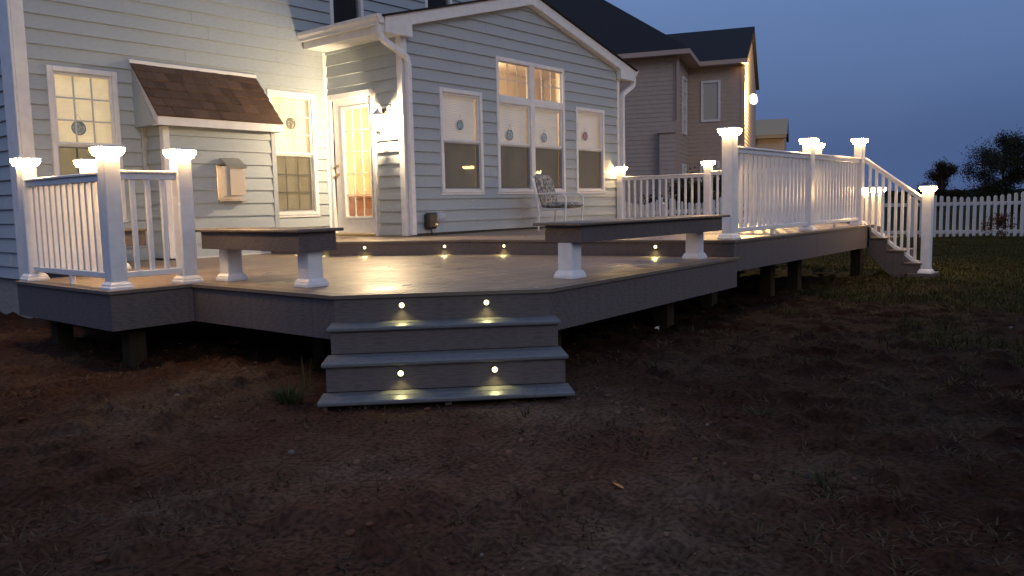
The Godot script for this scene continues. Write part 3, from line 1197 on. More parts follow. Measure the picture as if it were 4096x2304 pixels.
func roof_trim(o: Node, r: float) -> void:
	var mid := r / 2
	var s := 0.27                     # rise per metre
	var y0 := 2.94                    # underside of the rake at the wall corner
	var ov := 0.40                    # eave overhang
	var zf := 0.14                    # face of the rake boards
	# roof slabs with a shingle edge
	for k: float in [-1.0, 1.0]:
		var poly := PackedVector2Array([Vector2(mid, y0 + mid * s + 0.17), Vector2(mid + k * (mid + ov + 0.06), y0 - (ov + 0.06) * s + 0.17), Vector2(mid + k * (mid + ov + 0.06), y0 - (ov + 0.06) * s + 0.195), Vector2(mid, y0 + mid * s + 0.195)])
		var b := MB.new()
		b.x = frame_front(WALL)
		b.prism(poly, 0.002, -WALL + zf + 0.035)
		put("roof", b.mesh(M.roofing), o)
		b = MB.new()
		b.x = frame_front(0.0)
		b.prism(PackedVector2Array([Vector2(mid, y0 + mid * s), Vector2(mid + k * (mid + ov), y0 - ov * s), Vector2(mid + k * (mid + ov), y0 - ov * s + 0.167), Vector2(mid, y0 + mid * s + 0.167)]), zf - 0.025, zf)
		put("rake_board", b.mesh(M.white_trim), o)
		b = MB.new()
		b.x = frame_front(0.0)
		b.prism(PackedVector2Array([Vector2(mid, y0 + mid * s - 0.004), Vector2(mid + k * (mid + 0.02), y0 - 0.02 * s - 0.004), Vector2(mid + k * (mid + 0.02), y0 - 0.02 * s + 0.02), Vector2(mid, y0 + mid * s + 0.02)]), 0.0, zf - 0.026)
		put("rake_soffit", b.mesh(M.white_trim), o)
		# boxed end of the eave
		b = MB.new()
		b.x = frame_front(0.0)
		var xi := mid + k * (mid - 0.10)
		var xo := mid + k * (mid + ov)
		b.prism(PackedVector2Array([Vector2(xi, y0 + 0.10 * s), Vector2(xi, 2.795), Vector2(xo, 2.795), Vector2(xo, y0 - ov * s)]), 0.032, zf - 0.002)
		put("eave_return", b.mesh(M.white_trim), o)
		# soffit boards, fascia and gutter along the eave
		var lo := minf(mid + k * (mid + 0.005), xo)
		var hi := maxf(mid + k * (mid + 0.005), xo)
		var z := WALL + 0.03
		while z < 0.02:
			boxm("soffit_board", o, Vector3(lo, 2.805 + 0.001, z), Vector3(hi, 2.82, z + 0.095), M.white_trim, 0.004)
			z += 0.1
		boxm("fascia_board", o, Vector3(xo, 2.80, WALL + 0.03), Vector3(xo + k * 0.02, 2.99, zf - 0.03), M.white_trim)
		var gb := MB.new()
		gb.x = Transform3D(Basis.IDENTITY, Vector3(xo + k * 0.022, 0, WALL + 0.03))
		var pr := PackedVector2Array([Vector2(0, 2.90), Vector2(0.07, 2.90), Vector2(0.075, 2.935), Vector2(0.11, 2.975), Vector2(0.115, 3.02), Vector2(0.105, 3.02), Vector2(0.1, 2.98), Vector2(0.065, 2.94), Vector2(0.062, 2.908), Vector2(0.008, 2.908), Vector2(0.008, 3.02), Vector2(0, 3.02)])
		for i in pr.size():
			pr[i].x *= k
		gb.prism(pr, 0.0, -WALL + zf - 0.03)
		for e: float in [0.0, -WALL + zf - 0.034]:
			var keep := gb.x
			gb.x = gb.x * Transform3D(Basis.IDENTITY, Vector3(0, 0, e))
			var lid := PackedVector2Array([Vector2(0.009, 2.909), Vector2(0.061, 2.909), Vector2(0.064, 2.94), Vector2(0.099, 2.98), Vector2(0.104, 3.02), Vector2(0.009, 3.02)])
			for i in lid.size():
				lid[i].x *= k
			gb.prism(lid, 0.0005, 0.0035)
			gb.x = keep
		put("gutter", gb.mesh(M.white_trim), o)
		# downspout
		var gx := xo + k * 0.06
		var wx := 0.045 if k < 0 else r + 0.025
		var dn := MB.new()
		dn.tube([Vector3(gx, 2.90, 0.07), Vector3(gx, 2.80, 0.075), Vector3(gx - k * 0.02, 2.735, 0.078), Vector3(gx - k * 0.07, 2.69, 0.079), Vector3(wx + k * 0.07, 2.545, 0.079), Vector3(wx + k * 0.02, 2.50, 0.079), Vector3(wx, 2.43, 0.079), Vector3(wx, 0.02, 0.079)], 0.05, 4)
		put("downspout", dn.mesh(M.white_vinyl), o)
	var b := MB.new()
	b.box(Vector3(mid - 0.12, y0 + mid * s + 0.18, WALL + 0.01), Vector3(mid + 0.12, y0 + mid * s + 0.20, zf + 0.04), 0.006)
	put("ridge_cap", b.mesh(M.roofing), o)
	boxm("ceiling", o, Vector3(0.15, 2.96, WALL), Vector3(r - 0.15, 2.975, -0.145), M.ceiling)


func bump(o: Node) -> void:   # the boxed-out fireplace with a small shingled lean-to roof
	var x0 := -2.90
	var x1 := -1.315
	var zf := -1.24
	var c := part("chimney_box", o)
	c.set_meta("label", "boxed-out fireplace bay under a small brown shingled roof")
	boxm("box_core", c, Vector3(x0 + 0.01, -0.17, WALL + 0.002), Vector3(x1 - 0.01, 1.55, zf - 0.003), M.cream_wall)
	siding(c, frame_front(zf), rect(x0 + 0.06, -0.16, x1 - 0.055, 1.49), [rect(-2.225, 0.56, -1.85, 1.04)], M.siding, 0.1713, -0.16, 0.019, 9.0)
	siding(c, frame_left(x0), rect(WALL + 0.03, -0.16, zf - 0.06, 1.49), [], M.siding, 0.1713, -0.16, 0.019, 9.0)
	boxm("corner_board", c, Vector3(x0 - 0.026, -0.165, zf - 0.06), Vector3(x0 + 0.06, 1.49, zf + 0.026), M.white_trim, 0.005)
	boxm("corner_board", c, Vector3(x1 - 0.055, -0.165, zf - 0.06), Vector3(x1 + 0.02, 1.49, zf + 0.026), M.siding, 0.005)
	boxm("corner_board", c, Vector3(x0 - 0.075, -0.165, WALL + 0.002), Vector3(x0 - 0.028, 2.25, WALL + 0.03), M.siding, 0.005)
	boxm("base_trim", c, Vector3(x0 + 0.06, -0.178, zf - 0.02), Vector3(x1 - 0.055, -0.161, zf + 0.03), M.white_trim)
	# roof: ridge at the wall, eave in front
	var rx0 := -3.06
	var rx1 := -1.275
	var p := Vector3(0, 2.30, WALL + 0.02)       # top edge
	var q := Vector3(0, 1.605, -1.065)           # eave edge
	var dir := (q - p).normalized()
	var up := Vector3(0, -dir.z, dir.y).abs()
	up = dir.cross(Vector3.LEFT).normalized()
	if up.y < 0:
		up = -up
	# sheathing, closed underneath
	var b := MB.new()
	var base := Transform3D(Basis(Vector3(0, 0, 1), Vector3.UP, Vector3(-1, 0, 0)), Vector3.ZERO)
	b.x = base * Transform3D(Basis.IDENTITY, Vector3(0, 0, -rx1 + 0.012))
	b.prism(PackedVector2Array([Vector2(WALL + 0.003, 1.495), Vector2(-1.085, 1.495), Vector2(-1.085, 1.60), Vector2(WALL + 0.003, 2.285)]), 0.0, rx1 - rx0 - 0.024)
	put("roof_core", b.mesh(M.siding), c)
	boxm("eave_board", c, Vector3(rx0 + 0.008, 1.485, -1.084), Vector3(rx1 - 0.008, 1.592, -1.062), M.white_trim, 0.004)
	for k in 2:
		b = MB.new()
		b.x = base * Transform3D(Basis.IDENTITY, Vector3(0, 0, -(rx1 - 0.012 if k else rx0 + 0.034)))
		b.prism(PackedVector2Array([Vector2(-1.2, 1.485), Vector2(-1.0865, 1.485), Vector2(-1.0865, 1.60), Vector2(WALL + 0.01, 2.275), Vector2(WALL + 0.01, 2.13), Vector2(-1.2, 1.615)]), -0.001, 0.022)
		put("rake_board", b.mesh(M.white_trim), c)
	# shingles: tabs of uneven width and tone, each course lapping the one below
	var len := (q - p).length() + 0.02
	var rows := 6
	var exposure := len / rows
	for row in rows:
		var s0 := exposure * (row + 1)                      # lower edge, measured down the slope
		var s1 := maxf(exposure * row - 0.03, -0.005)
		var x := rx0 - 0.002
		var first := true
		while x < rx1 - 0.001:
			var w := rng.randf_range(0.10, 0.27)
			if first:
				w = rng.randf_range(0.06, 0.22)
				first = false
			var xe := minf(x + w, rx1)
			if rx1 - xe < 0.06:
				xe = rx1
			b = MB.new()
			b.x = Transform3D(Basis(Vector3.RIGHT, -dir, up), p)
			var t := 0.010 + rng.randf() * 0.006
			var sl := s0 + (rng.randf_range(-0.012, 0.002) if row < rows - 1 else 0.0)
			var lo := PackedVector2Array([Vector2(x + 0.002, -sl), Vector2(xe - 0.002, -sl), Vector2(xe - 0.002, -s1), Vector2(x + 0.002, -s1)])
			b.prism(lo, 0.001, 0.006 + (t - 0.01) - s1 * 0.09, -0.09)
			put("shingle", b.mesh(M["shingle%d" % [0, 0, 1, 2, 3, 0, 3][rng.randi() % 7]]), c)
			x = xe
	boxm("flashing", c, Vector3(rx0 - 0.01, 2.285, WALL + 0.001), Vector3(rx1 + 0.01, 2.335, WALL + 0.045), M.white_trim, 0.004)


func lamp(parent: Node, at: Vector3, r: float, energy: float, col: Color) -> void:   # a lit globe with its light inside
	var s := SphereMesh.new()
	s.radius = r
	s.height = r * 2
	s.radial_segments = 20
	s.rings = 10
	s.material = M.bulb
	put("lamp_globe", s, parent, at)
	var l := OmniLight3D.new()
	l.name = "globe_light"
	l.light_energy = energy
	l.light_color = col
	l.light_size = r * 0.8
	l.omni_range = 12.0
	l.omni_attenuation = 2.0
	l.shadow_enabled = true
	l.position = at
	parent.add_child(l, true)


func interior(o: Node, r: float) -> void:
	var warm := Color(1.0, 0.80, 0.52)
	var a := thing("ceiling_lamp", "glowing globe lamp inside, seen through the door glass", "lamp")
	lamp(a, Vector3(1.55, 2.25, -3.6), 0.11, 9.5, Color(1.0, 0.88, 0.66))
	boxm("stem", a, Vector3(1.54, 2.35, -3.61), Vector3(1.56, 2.6, -3.59), M.brass)
	var c := thing("ceiling_lamp", "globe lamp of the sunroom behind the amber gable panes", "lamp")
	lamp(c, Vector3(2.95, 2.62, -0.85), 0.1, 1.0, Color(1.0, 0.86, 0.66))
	boxm("stem", c, Vector3(2.94, 2.71, -0.86), Vector3(2.96, 2.96, -0.84), M.brass)
	# an oak hutch with glassware, seen through the door
	var h := thing("hutch", "orange oak cabinet with glassware inside the lit room", "cabinet", "", Vector3(1.35, -0.02, -2.75))
	boxm("cabinet_body", h, Vector3(-0.5, 0, -0.25), Vector3(0.5, 0.62, 0.22), M.oak, 0.01)
	boxm("cabinet_top", h, Vector3(-0.54, 0.62, -0.27), Vector3(0.54, 0.65, 0.26), M.oak, 0.008)
	for k in 2:
		boxm("cabinet_door", h, Vector3(-0.47 + k * 0.48, 0.06, 0.222), Vector3(-0.02 + k * 0.48, 0.58, 0.24), M.oak, 0.008)
	for k in 9:
		var b := MB.new()
		b.ring(PackedVector2Array([Vector2(0, 0), Vector2(0.03, 0.001), Vector2(0.035, 0.05), Vector2(0.03, 0.10), Vector2(0.012, 0.11), Vector2(0, 0.112)]), 10)
		put("glass_jar", b.mesh(M.steel), h, Vector3(-0.45 + k * 0.11, 0.652, 0.05 + 0.1 * (k % 2)))
	var p := thing("picture_frame", "small dark framed picture on the lit inner wall", "picture", "", Vector3(1.0, 1.62, WALL - 3.50))
	boxm("frame", p, Vector3(-0.16, -0.2, 0), Vector3(0.16, 0.2, 0.03), M.dark, 0.005)
	boxm("print", p, Vector3(-0.12, -0.16, 0.031), Vector3(0.12, 0.16, 0.034), M.bronze)
	# sun catchers that hang inside the panes
	disc("round blue glass sun catcher in the lit left window", Vector3(-3.70, 1.455, WALL - 0.045), Color(0.25, 0.38, 0.42), 0.085)
	disc("dark wreath-like sun catcher in the bright window beside the door", Vector3(-0.66, 1.70, WALL - 0.045), Color(0.09, 0.085, 0.06), 0.085)
	disc("blue and brown sun catcher in the left gable window", Vector3(1.225, 1.66, -0.045), Color(0.18, 0.36, 0.46), 0.075)
	disc("pale green sun catcher in the left half of the wide gable window", Vector3(2.42, 1.57, -0.045), Color(0.36, 0.48, 0.46), 0.085)
	disc("pale blue sun catcher in the right half of the wide gable window", Vector3(3.36, 1.57, -0.045), Color(0.30, 0.44, 0.52), 0.075)
	disc("dark red sun catcher in the right gable window", Vector3(4.62, 1.66, -0.045), Color(0.32, 0.05, 0.03), 0.08)


func disc(label: String, at: Vector3, col: Color, r: float) -> void:
	var o := thing("sun_catcher", label, "ornament", "sun catchers hanging in the windows", at)
	var b := MB.new()
	b.x = Transform3D(Basis(Vector3.RIGHT, PI / 2), Vector3.ZERO)
	b.ring(PackedVector2Array([Vector2(r * 0.9, -0.004), Vector2(r, 0.0), Vector2(r * 0.9, 0.004), Vector2(r * 0.88, 0.0), Vector2(r * 0.9, -0.004)]), 24)
	b.tube([Vector3(-r * 0.6, 0, -r * 0.75), Vector3(0, 0, -r * 2.0), Vector3(r * 0.6, 0, -r * 0.75)], 0.0015, 4)
	put("rim", b.mesh(M.dark), o)
	var f := FastNoiseLite.new()
	f.seed = int(at.x * 100)
	f.frequency = 9.0
	b = MB.new()
	b.x = Transform3D(Basis(Vector3.RIGHT, PI / 2), Vector3.ZERO)
	for k in 20:
		for j in 4:
			var a0 := TAU * k / 20
			var a1 := TAU * (k + 1) / 20
			var r0 := r * 0.89 * j / 4
			var r1 := r * 0.89 * (j + 1) / 4
			var t := f.get_noise_2d(cos(a0) * r1 * 3, sin(a0) * r1 * 3 + at.x)
			b.tint = col.lerp(Color(0.6, 0.58, 0.52), clampf(t * 2.2, 0, 0.8)).lerp(Color(0.05, 0.05, 0.05), clampf(-t * 1.5, 0, 0.6))
			b.flip_quad(Vector3(cos(a0) * r0, 0, sin(a0) * r0), Vector3(cos(a0) * r1, 0, sin(a0) * r1), Vector3(cos(a1) * r1, 0, sin(a1) * r1), Vector3(cos(a1) * r0, 0, sin(a1) * r0), Vector3(0, -1, 0))
	put("glass_disc", b.mesh(M.foliage), o)


# ---------------------------------------------------------------- decks, stairs, rails, benches

func decks() -> void:
	var lo := thing("lower_deck", "wet brown composite lower deck between house and front stairs", "deck")
	var K := Vector2(0.05, 4.96)
	var P := PackedVector2Array([Vector2(-4.62, 0.24), Vector2(-5.21, 0.24), Vector2(-5.21, 2.19), Vector2(-4.53, 2.19), Vector2(-4.50, 4.035), Vector2(-3.415, 5.12), Vector2(0.12, 4.985), Vector2(-0.47, 1.70), Vector2(-1.40, 0.30), Vector2(-1.40, -1.20), Vector2(-3.0, -1.205), Vector2(-3.0, -1.655), Vector2(-4.40, -1.655)])
	build_deck(lo, P, LOW, [0, 1, 2, 3, 4, 5, 12], 0.29)
	under(lo, [Vector2(-4.92, 1.93), Vector2(-4.92, 0.5), Vector2(-4.1, 3.4), Vector2(-2.95, 4.75), Vector2(-1.0, 4.7), Vector2(-3.0, 3.4), Vector2(-2.2, 1.5), Vector2(-4.2, 0.5), Vector2(-3.2, -0.9)], LOW)
	for k in 9:
		boxm("joist", lo, Vector3(-5.1 + 0.6 * k, LOW - 0.25, [0.35, 0.35, -1.5, -1.5, -1.0, -1.0, -1.0, 1.0, 1.9][k]), Vector3(-5.06 + 0.6 * k, LOW - 0.0275, [2.1, 2.1, 4.4, 4.8, 4.85, 4.85, 4.8, 4.8, 4.8][k]), M.lumber)
	var up := thing("upper_deck", "brown composite upper deck one step above, against the sunroom", "deck")
	var Q := PackedVector2Array([Vector2(0.0, 0.012), Vector2(0.0, WALL + 0.04), Vector2(-1.32, WALL + 0.04), Vector2(-1.32, -1.215), Vector2(-1.5, -1.215), Vector2(-1.5, 0.33), Vector2(-0.58, 1.75), K, Vector2(5.20, 4.96), Vector2(5.20, 4.42), Vector2(5.78, 4.42), Vector2(5.78, 0.012)])
	build_deck(up, Q, 0.0, [4, 5, 6, 7, 8, 9, 10], 0.31)
	under(up, [Vector2(1.95, 4.55), Vector2(2.75, 4.6), Vector2(4.72, 4.82), Vector2(5.6, 2.5), Vector2(5.6, 0.4), Vector2(0.6, 4.4), Vector2(3.2, 2.5)], 0.0)
	for k in 11:
		boxm("joist", up, Vector3(0.2 + 0.53 * k, -0.25, 0.1), Vector3(0.24 + 0.53 * k, -0.0275, 4.85 if k < 10 else 4.3), M.lumber)
	boxm("beam", up, Vector3(0.2, -0.36, 4.45), Vector3(5.7, -0.252, 4.55), M.lumber)
	# recessed lights in the step between the levels
	var a := Vector2(-1.478, 0.33)
	var b := Vector2(-0.555, 1.745)
	var n := Vector2(-(b - a).y, (b - a).x).normalized()
	for e: Array in [["step light in the middle riser, leftmost of the three in the open", 0.19], ["step light in the middle riser just left of its bend", 0.80]]:
		var p := a.lerp(b, e[1]) + n * 0.001
		step_light(e[0], Vector3(p.x - 0.0, -0.079, p.y), Vector3(n.x, 0, n.y), 0.06)
	var n2 := Vector2(-(K - b).y, (K - b).x).normalized()
	for e: Array in [["step light in the middle riser just right of its bend", 0.145], ["step light in the middle riser under the right bench", 0.735]]:
		var p: Vector2 = Vector2(-0.555, 1.745).lerp(Vector2(0.073, 4.94), e[1]) + n2 * 0.001
		step_light(e[0], Vector3(p.x, -0.076, p.y), Vector3(n2.x, 0, n2.y), 0.06)
	step_light("step light in the riser behind the left bench, nearer the door", Vector3(-1.479, -0.08, 0.03), Vector3(-1, 0, 0), 0.06)
	step_light("step light in the riser behind the left bench, nearer the chimney box", Vector3(-1.479, -0.08, -0.52), Vector3(-1, 0, 0), 0.06)


func under(o: Node, at: Array, y: float) -> void:
	for p: Vector2 in at:
		boxm("support_post", o, Vector3(p.x - 0.07, -1.0, p.y - 0.07), Vector3(p.x + 0.07, y - 0.03, p.y + 0.07), M.lumber)


func stairs() -> void:
	# front stairs: run along k = (-x + z) / sqrt 2, width along u = (x + z) / sqrt 2
	var o := thing("front_stairs", "three grey composite steps with four round lights at the deck front", "stairs")
	var s := sqrt(0.5)
	var t := Transform3D(Basis(Vector3(s, 0, s), Vector3.UP, Vector3(-s, 0, s)), Vector3.ZERO)
	var u0 := -0.325
	var u1 := 1.222
	var risers := [[6.008, LOW - 0.03, -0.372], [6.256, -0.402, -0.556], [6.553, -0.586, -0.748]]
	var treads := [[6.008, 6.290, -0.372], [6.256, 6.587, -0.556], [6.40, 6.825, -0.748]]
	for i in 3:
		var b := MB.new()
		b.x = t
		if i:
			b.box(Vector3(u0, risers[i][2] + 0.001, risers[i][0] - 0.022), Vector3(u1, risers[i][1] - 0.001, risers[i][0]), 0.002)
			put("riser", b.mesh(M.fascia), o)
		for j in 2:
			b = MB.new()
			b.x = t
			var z0: float = treads[i][0] + 0.002
			var z1: float = treads[i][1]
			if i == 2:
				z0 = 6.555
			var zm := (z0 + z1) / 2
			b.box(Vector3(u0 - 0.025, treads[i][2] - 0.028, z0 if j == 0 else zm + 0.002), Vector3(u1 + 0.018, treads[i][2], zm - 0.002 if j == 0 else z1), 0.007)
			put("tread_board", b.mesh(M.tread), o)
	for k: Array in [[u0 + 0.001, u0 + 0.03], [u1 - 0.03, u1 - 0.001], [(u0 + u1) / 2 - 0.02, (u0 + u1) / 2 + 0.02]]:
		var b := MB.new()
		b.x = t * Transform3D(Basis(Vector3(0, 0, 1), Vector3.UP, Vector3(-1, 0, 0)), Vector3(k[1], 0, 0))
		b.prism(PackedVector2Array([Vector2(5.95, -0.401), Vector2(6.23, -0.401), Vector2(6.23, -0.585), Vector2(6.53, -0.585), Vector2(6.53, -0.777), Vector2(6.78, -0.777), Vector2(6.78, -0.84), Vector2(6.2, -0.84), Vector2(5.95, -0.62)]), 0.0, k[1] - k[0])
		put("stringer", b.mesh(M.fascia), o)
	for e: Array in [["upper left of the four round lights in the front stairs", 0.147, -0.265, 6.0085], ["upper right of the four round lights in the front stairs", 0.746, -0.265, 6.0085], ["lower left of the four round lights in the front stairs", 0.149, -0.640, 6.5535], ["lower right of the four round lights in the front stairs", 0.757, -0.640, 6.5535]]:
		step_light(e[0], t * Vector3(e[1], e[2], e[3]), Vector3(-s, 0, s), 0.05)
	# side stairs at the right end of the upper deck, running towards +z
	o = thing("side_stairs", "narrow brown steps going down at the right end of the deck", "stairs")
	var x0 := 4.80
	var x1 := 5.36
	for i in 3:
		var y := -0.183 * (i + 1)
		var z := 4.985 + 0.2355 * i
		boxm("riser", o, Vector3(x0, y + 0.002, z - 0.02 if i else z - 0.022), Vector3(x1, y + 0.152, z), M.fascia, 0.002)
		boxm("tread_board", o, Vector3(x0 - 0.02, y - 0.028, z + 0.001), Vector3(x1 + 0.02, y, z + 0.25), M.border, 0.006)
	boxm("landing", o, Vector3(5.225, -0.214, 4.445), Vector3(5.76, -0.186, 4.984), M.border, 0.006)
	boxm("riser", o, Vector3(x0, -0.70, 5.67), Vector3(x1, -0.580, 5.69), M.fascia, 0.002)
	boxm("tread_board", o, Vector3(x0 - 0.03, -0.84, 5.52), Vector3(x1 - 0.1, -0.703, 5.845), M.fascia, 0.006)
	for k: Array in [[x0 + 0.001, x0 + 0.03], [x1 - 0.03, x1 - 0.001]]:
		var b := MB.new()
		b.x = frame_left(k[1])
		b.prism(PackedVector2Array([Vector2(4.965, -0.212), Vector2(5.205, -0.212), Vector2(5.205, -0.395), Vector2(5.44, -0.395), Vector2(5.44, -0.578), Vector2(5.668, -0.578), Vector2(5.668, -0.704), Vector2(5.55, -0.83), Vector2(5.35, -0.83), Vector2(4.965, -0.43)]), 0.0, k[1] - k[0])
		put("stringer", b.mesh(M.fascia), o)


func rails() -> void:
	var A := Vector3(-5.06, LOW, 0.34)
	var B := Vector3(-5.07, LOW, 2.03)
	var C := Vector3(-4.47, LOW, 2.03)
	var D := Vector3(-4.50, LOW, 0.34)
	post("lit white post at the far left edge of the deck, by the house corner", A, 1.14)
	post("tall lit white post at the near left corner of the deck", B, 1.14)
	post("lit white post just left of the left bench", C, 1.14)
	post("lit white post half hidden behind the near left corner post", D, 1.14)
	railing("left side railing between the house-corner post and the near corner post", A, B, 0.935, 0.132)
	railing("short front railing with three balusters beside the left bench", B, C, 0.945, 0.135, 0.13)
	railing("short rear railing at the left end of the lower deck", A, D, 0.935, 0.132, 0.13)
	var P1 := Vector3(0.30, 0, 4.78)
	var P2 := Vector3(2.735, 0, 4.77)
	var P3 := Vector3(4.87, 0, 4.78)
	post("largest lit white post, beside the right end of the right bench", P1, 1.205)
	post("lit white post midway along the right front railing", P2, 1.215)
	post("tall lit white post at the top of the side stairs", P3, 1.315)
	railing("front railing from the largest post to the middle post", P1, P2, 1.005, 0.115, 0.131)
	railing("front railing from the middle post to the side stairs", P2, P3, 1.01, 0.115, 0.131)
	var W := Vector3(5.60, 0, 0.11)
	var N := Vector3(5.62, 0, 1.945)
	var N2 := Vector3(5.64, 0, 3.88)
	post("lit white post glowing against the right end of the sunroom wall", W, 1.122)
	post("small lit white post of the rear railing, left of the largest post", N, 1.145)
	post("lit white post whose cap shows behind the middle front post", N2, 1.335)
	railing("rear railing from the sunroom wall to its small post", W, N, 0.918, 0.115, 0.13)
	railing("rear railing from its small post to the post behind the middle one", N, N2, 0.95, 0.115, 0.13)
	var E := Vector3(4.865, -0.70, 5.745)
	post("lit white post at the foot of the side stairs", E, 1.275)
	var o := railing("sloping stair railing down to the foot post", Vector3(4.87, 0.0, 4.80), Vector3(4.865, -0.70, 5.735), 1.065, 0.09, 0.097)
	o.set_meta("group", "white balustrade sections of the deck")
	# two lamp posts beyond the stairs and their stub of rail
	post("slim lit white post beyond the stair railing, left of a pair", Vector3(5.42, -0.186, 4.80), 0.765, "pair of lit posts beyond the side stairs")
	post("slim lit white post beyond the stair railing, right of a pair", Vector3(5.40, -0.186, 4.915), 0.765, "pair of lit posts beyond the side stairs")
	railing("stub of sloping white rail running down to the pair of posts beyond the stairs", Vector3(5.62, -0.0, 4.40), Vector3(5.44, -0.186, 4.76), 0.62, 0.12, 0.12)


func benches() -> void:
	bench("left brown box bench on two white legs, parallel to the camera's left rail", Vector3(-4.38, 0.25, 1.99), Vector3(-3.94, 0.275, 3.50), [-4.335, 2.05, -3.985, 3.45, 0.103], [Vector2(-4.15, 2.19), Vector2(-4.14, 3.31)], false)
	bench("long right brown box bench on white legs, beside the largest post", Vector3(-2.80, 0.248, 4.48), Vector3(-0.06, 0.273, 4.96), [-2.72, 4.55, -0.17, 4.915, 0.112], [Vector2(-2.64, 4.74), Vector2(-0.28, 4.66)], true)
	bench("small brown bench in the shade against the house, behind the left rail", Vector3(-4.42, 0.225, -1.25), Vector3(-3.66, 0.25, -0.2), [-4.38, -1.21, -3.70, -0.24, 0.06], [Vector2(-4.0, -0.3), Vector2(-4.0, -1.1)], false)


# ---------------------------------------------------------------- things on the walls and on the deck

func furnishings() -> void:
	# wall lantern beside the door: plate, arm, cap, cage, glass
	var at := Vector3(-0.17, 1.62, -0.355)
	var o := thing("wall_lantern", "blazing outdoor lantern on the siding right of the door", "lantern", "", at)
	boxm("mounting_block", o, Vector3(0.14, -0.07, -0.11), Vector3(0.165, 0.26, 0.11), M.white_trim, 0.006)
	boxm("back_plate", o, Vector3(0.12, -0.03, -0.05), Vector3(0.139, 0.22, 0.05), M.bronze, 0.006)
	var b := MB.new()
	b.tube([Vector3(0.13, 0.03, 0), Vector3(0.08, -0.0, 0), Vector3(0.03, 0.2, 0) * Vector3(1, 0, 1) + Vector3(0, -0.17, 0), Vector3(0, -0.16, 0)], 0.009, 6)
	put("arm", b.mesh(M.bronze), o)
	b = MB.new()
	b.ring(PackedVector2Array([Vector2(0, 0.115), Vector2(0.098, 0.115), Vector2(0.10, 0.123), Vector2(0.055, 0.165), Vector2(0.035, 0.19), Vector2(0.012, 0.20), Vector2(0.014, 0.215), Vector2(0, 0.235)]), 6, 0.0)
	put("cap", b.mesh(M.white_trim), o)
	b = MB.new()
	b.ring(PackedVector2Array([Vector2(0, -0.165), Vector2(0.02, -0.16), Vector2(0.03, -0.13), Vector2(0.058, -0.115), Vector2(0.058, -0.105), Vector2(0, -0.105)]), 6, 0.0)
	for k in 6:
		var c := Vector3(cos(TAU * k / 6), 0, sin(TAU * k / 6))
		b.bar(c * 0.056 + Vector3.UP * -0.11, c * 0.088 + Vector3.UP * 0.118, 0.007, 0.007)
	put("cage", b.mesh(M.white_trim), o)
	b = MB.new()
	b.ring(PackedVector2Array([Vector2(0, -0.1), Vector2(0.045, -0.099), Vector2(0.062, -0.03), Vector2(0.074, 0.08), Vector2(0.072, 0.108), Vector2(0, 0.112)]), 12, 0.0)
	put("lit_bulb", b.mesh(M.lantern_glass_lit), o)
	var l := OmniLight3D.new()
	l.name = "lantern_light"
	l.light_color = Color(1.0, 0.87, 0.67)
	l.light_energy = 6.5
	l.light_size = 0.03
	l.omni_range = 30.0
	l.omni_attenuation = 2.0
	l.shadow_enabled = true
	o.add_child(l)
	# stainless vent hood
	o = thing("vent_hood", "stainless steel fireplace vent hood on the chimney box", "vent", "", Vector3(-2.04, 0.57, -1.24))
	boxm("back_plate", o, Vector3(-0.18, 0.0, 0.0), Vector3(0.18, 0.465, 0.025), M.steel, 0.004)
	b = MB.new()
	b.x = frame_left(0.11)
	b.prism(PackedVector2Array([Vector2(0.026, 0.04), Vector2(0.22, 0.06), Vector2(0.22, 0.41), Vector2(0.19, 0.44), Vector2(0.026, 0.44)]), 0.0, 0.22)
	put("hood_box", b.mesh(M.steel), o)
	b = MB.new()
	b.x = frame_left(0.135)
	b.prism(PackedVector2Array([Vector2(0.024, 0.545), Vector2(0.05, 0.55), Vector2(0.252, 0.415), Vector2(0.245, 0.405), Vector2(0.05, 0.525), Vector2(0.024, 0.525)]), 0.0, 0.27)
	put("hood_awning", b.mesh(M.steel), o)
	boxm("drip_edge", o, Vector3(-0.19, -0.02, 0.0), Vector3(0.19, -0.001, 0.10), M.steel, 0.003)
	# outlet box with a clear bubble cover
	o = thing("outlet_box", "dark brown outlet box with clear bubble cover low on the gable wall", "box", "", Vector3(0.40, 0.0, 0.024))
	boxm("box_body", o, Vector3(-0.10, 0.095, 0), Vector3(0.10, 0.33, 0.12), M.bronze, 0.03)
	b = MB.new()
	b.x = Transform3D(Basis(Vector3.RIGHT, PI / 2), Vector3(0.035, 0.15, 0.119))
	b.ring(PackedVector2Array([Vector2(0.036, 0), Vector2(0.036, 0.01), Vector2(0.028, 0.022), Vector2(0, 0.026)]), 14)
	put("dial", b.mesh(M.brass), o)
	b = MB.new()
	b.x = Transform3D(Basis(Vector3(0, 0, 1), -PI / 2), Vector3(0.10, 0.28, 0.06))
	b.ring(PackedVector2Array([Vector2(0, 0), Vector2(0.055, 0.001), Vector2(0.055, 0.17), Vector2(0.045, 0.19), Vector2(0, 0.2)]), 16)
	put("clear_cover", b.mesh(M.clear_cover), o)
	boxm("cover_plate", o, Vector3(0.07, 0.335, 0.02), Vector3(0.23, 0.347, 0.1), M.white_trim, 0.003)
	b = MB.new()
	b.tube([Vector3(0.0, 0.10, 0.05), Vector3(0.01, 0.05, 0.06), Vector3(0.03, 0.004, 0.055)], 0.008, 6)
	put("cable", b.mesh(M.dark), o)
	chair()
	# small things lying on the ground
	o = thing("paper_scrap", "crumpled white scrap of paper on the soil near the right fascia", "litter", "", Vector3(-1.26, ground_y(-1.26, 4.76), 4.76))
	b = MB.new()
	var rr := RandomNumberGenerator.new()
	rr.seed = 3
	var pts: Array[Vector3] = []
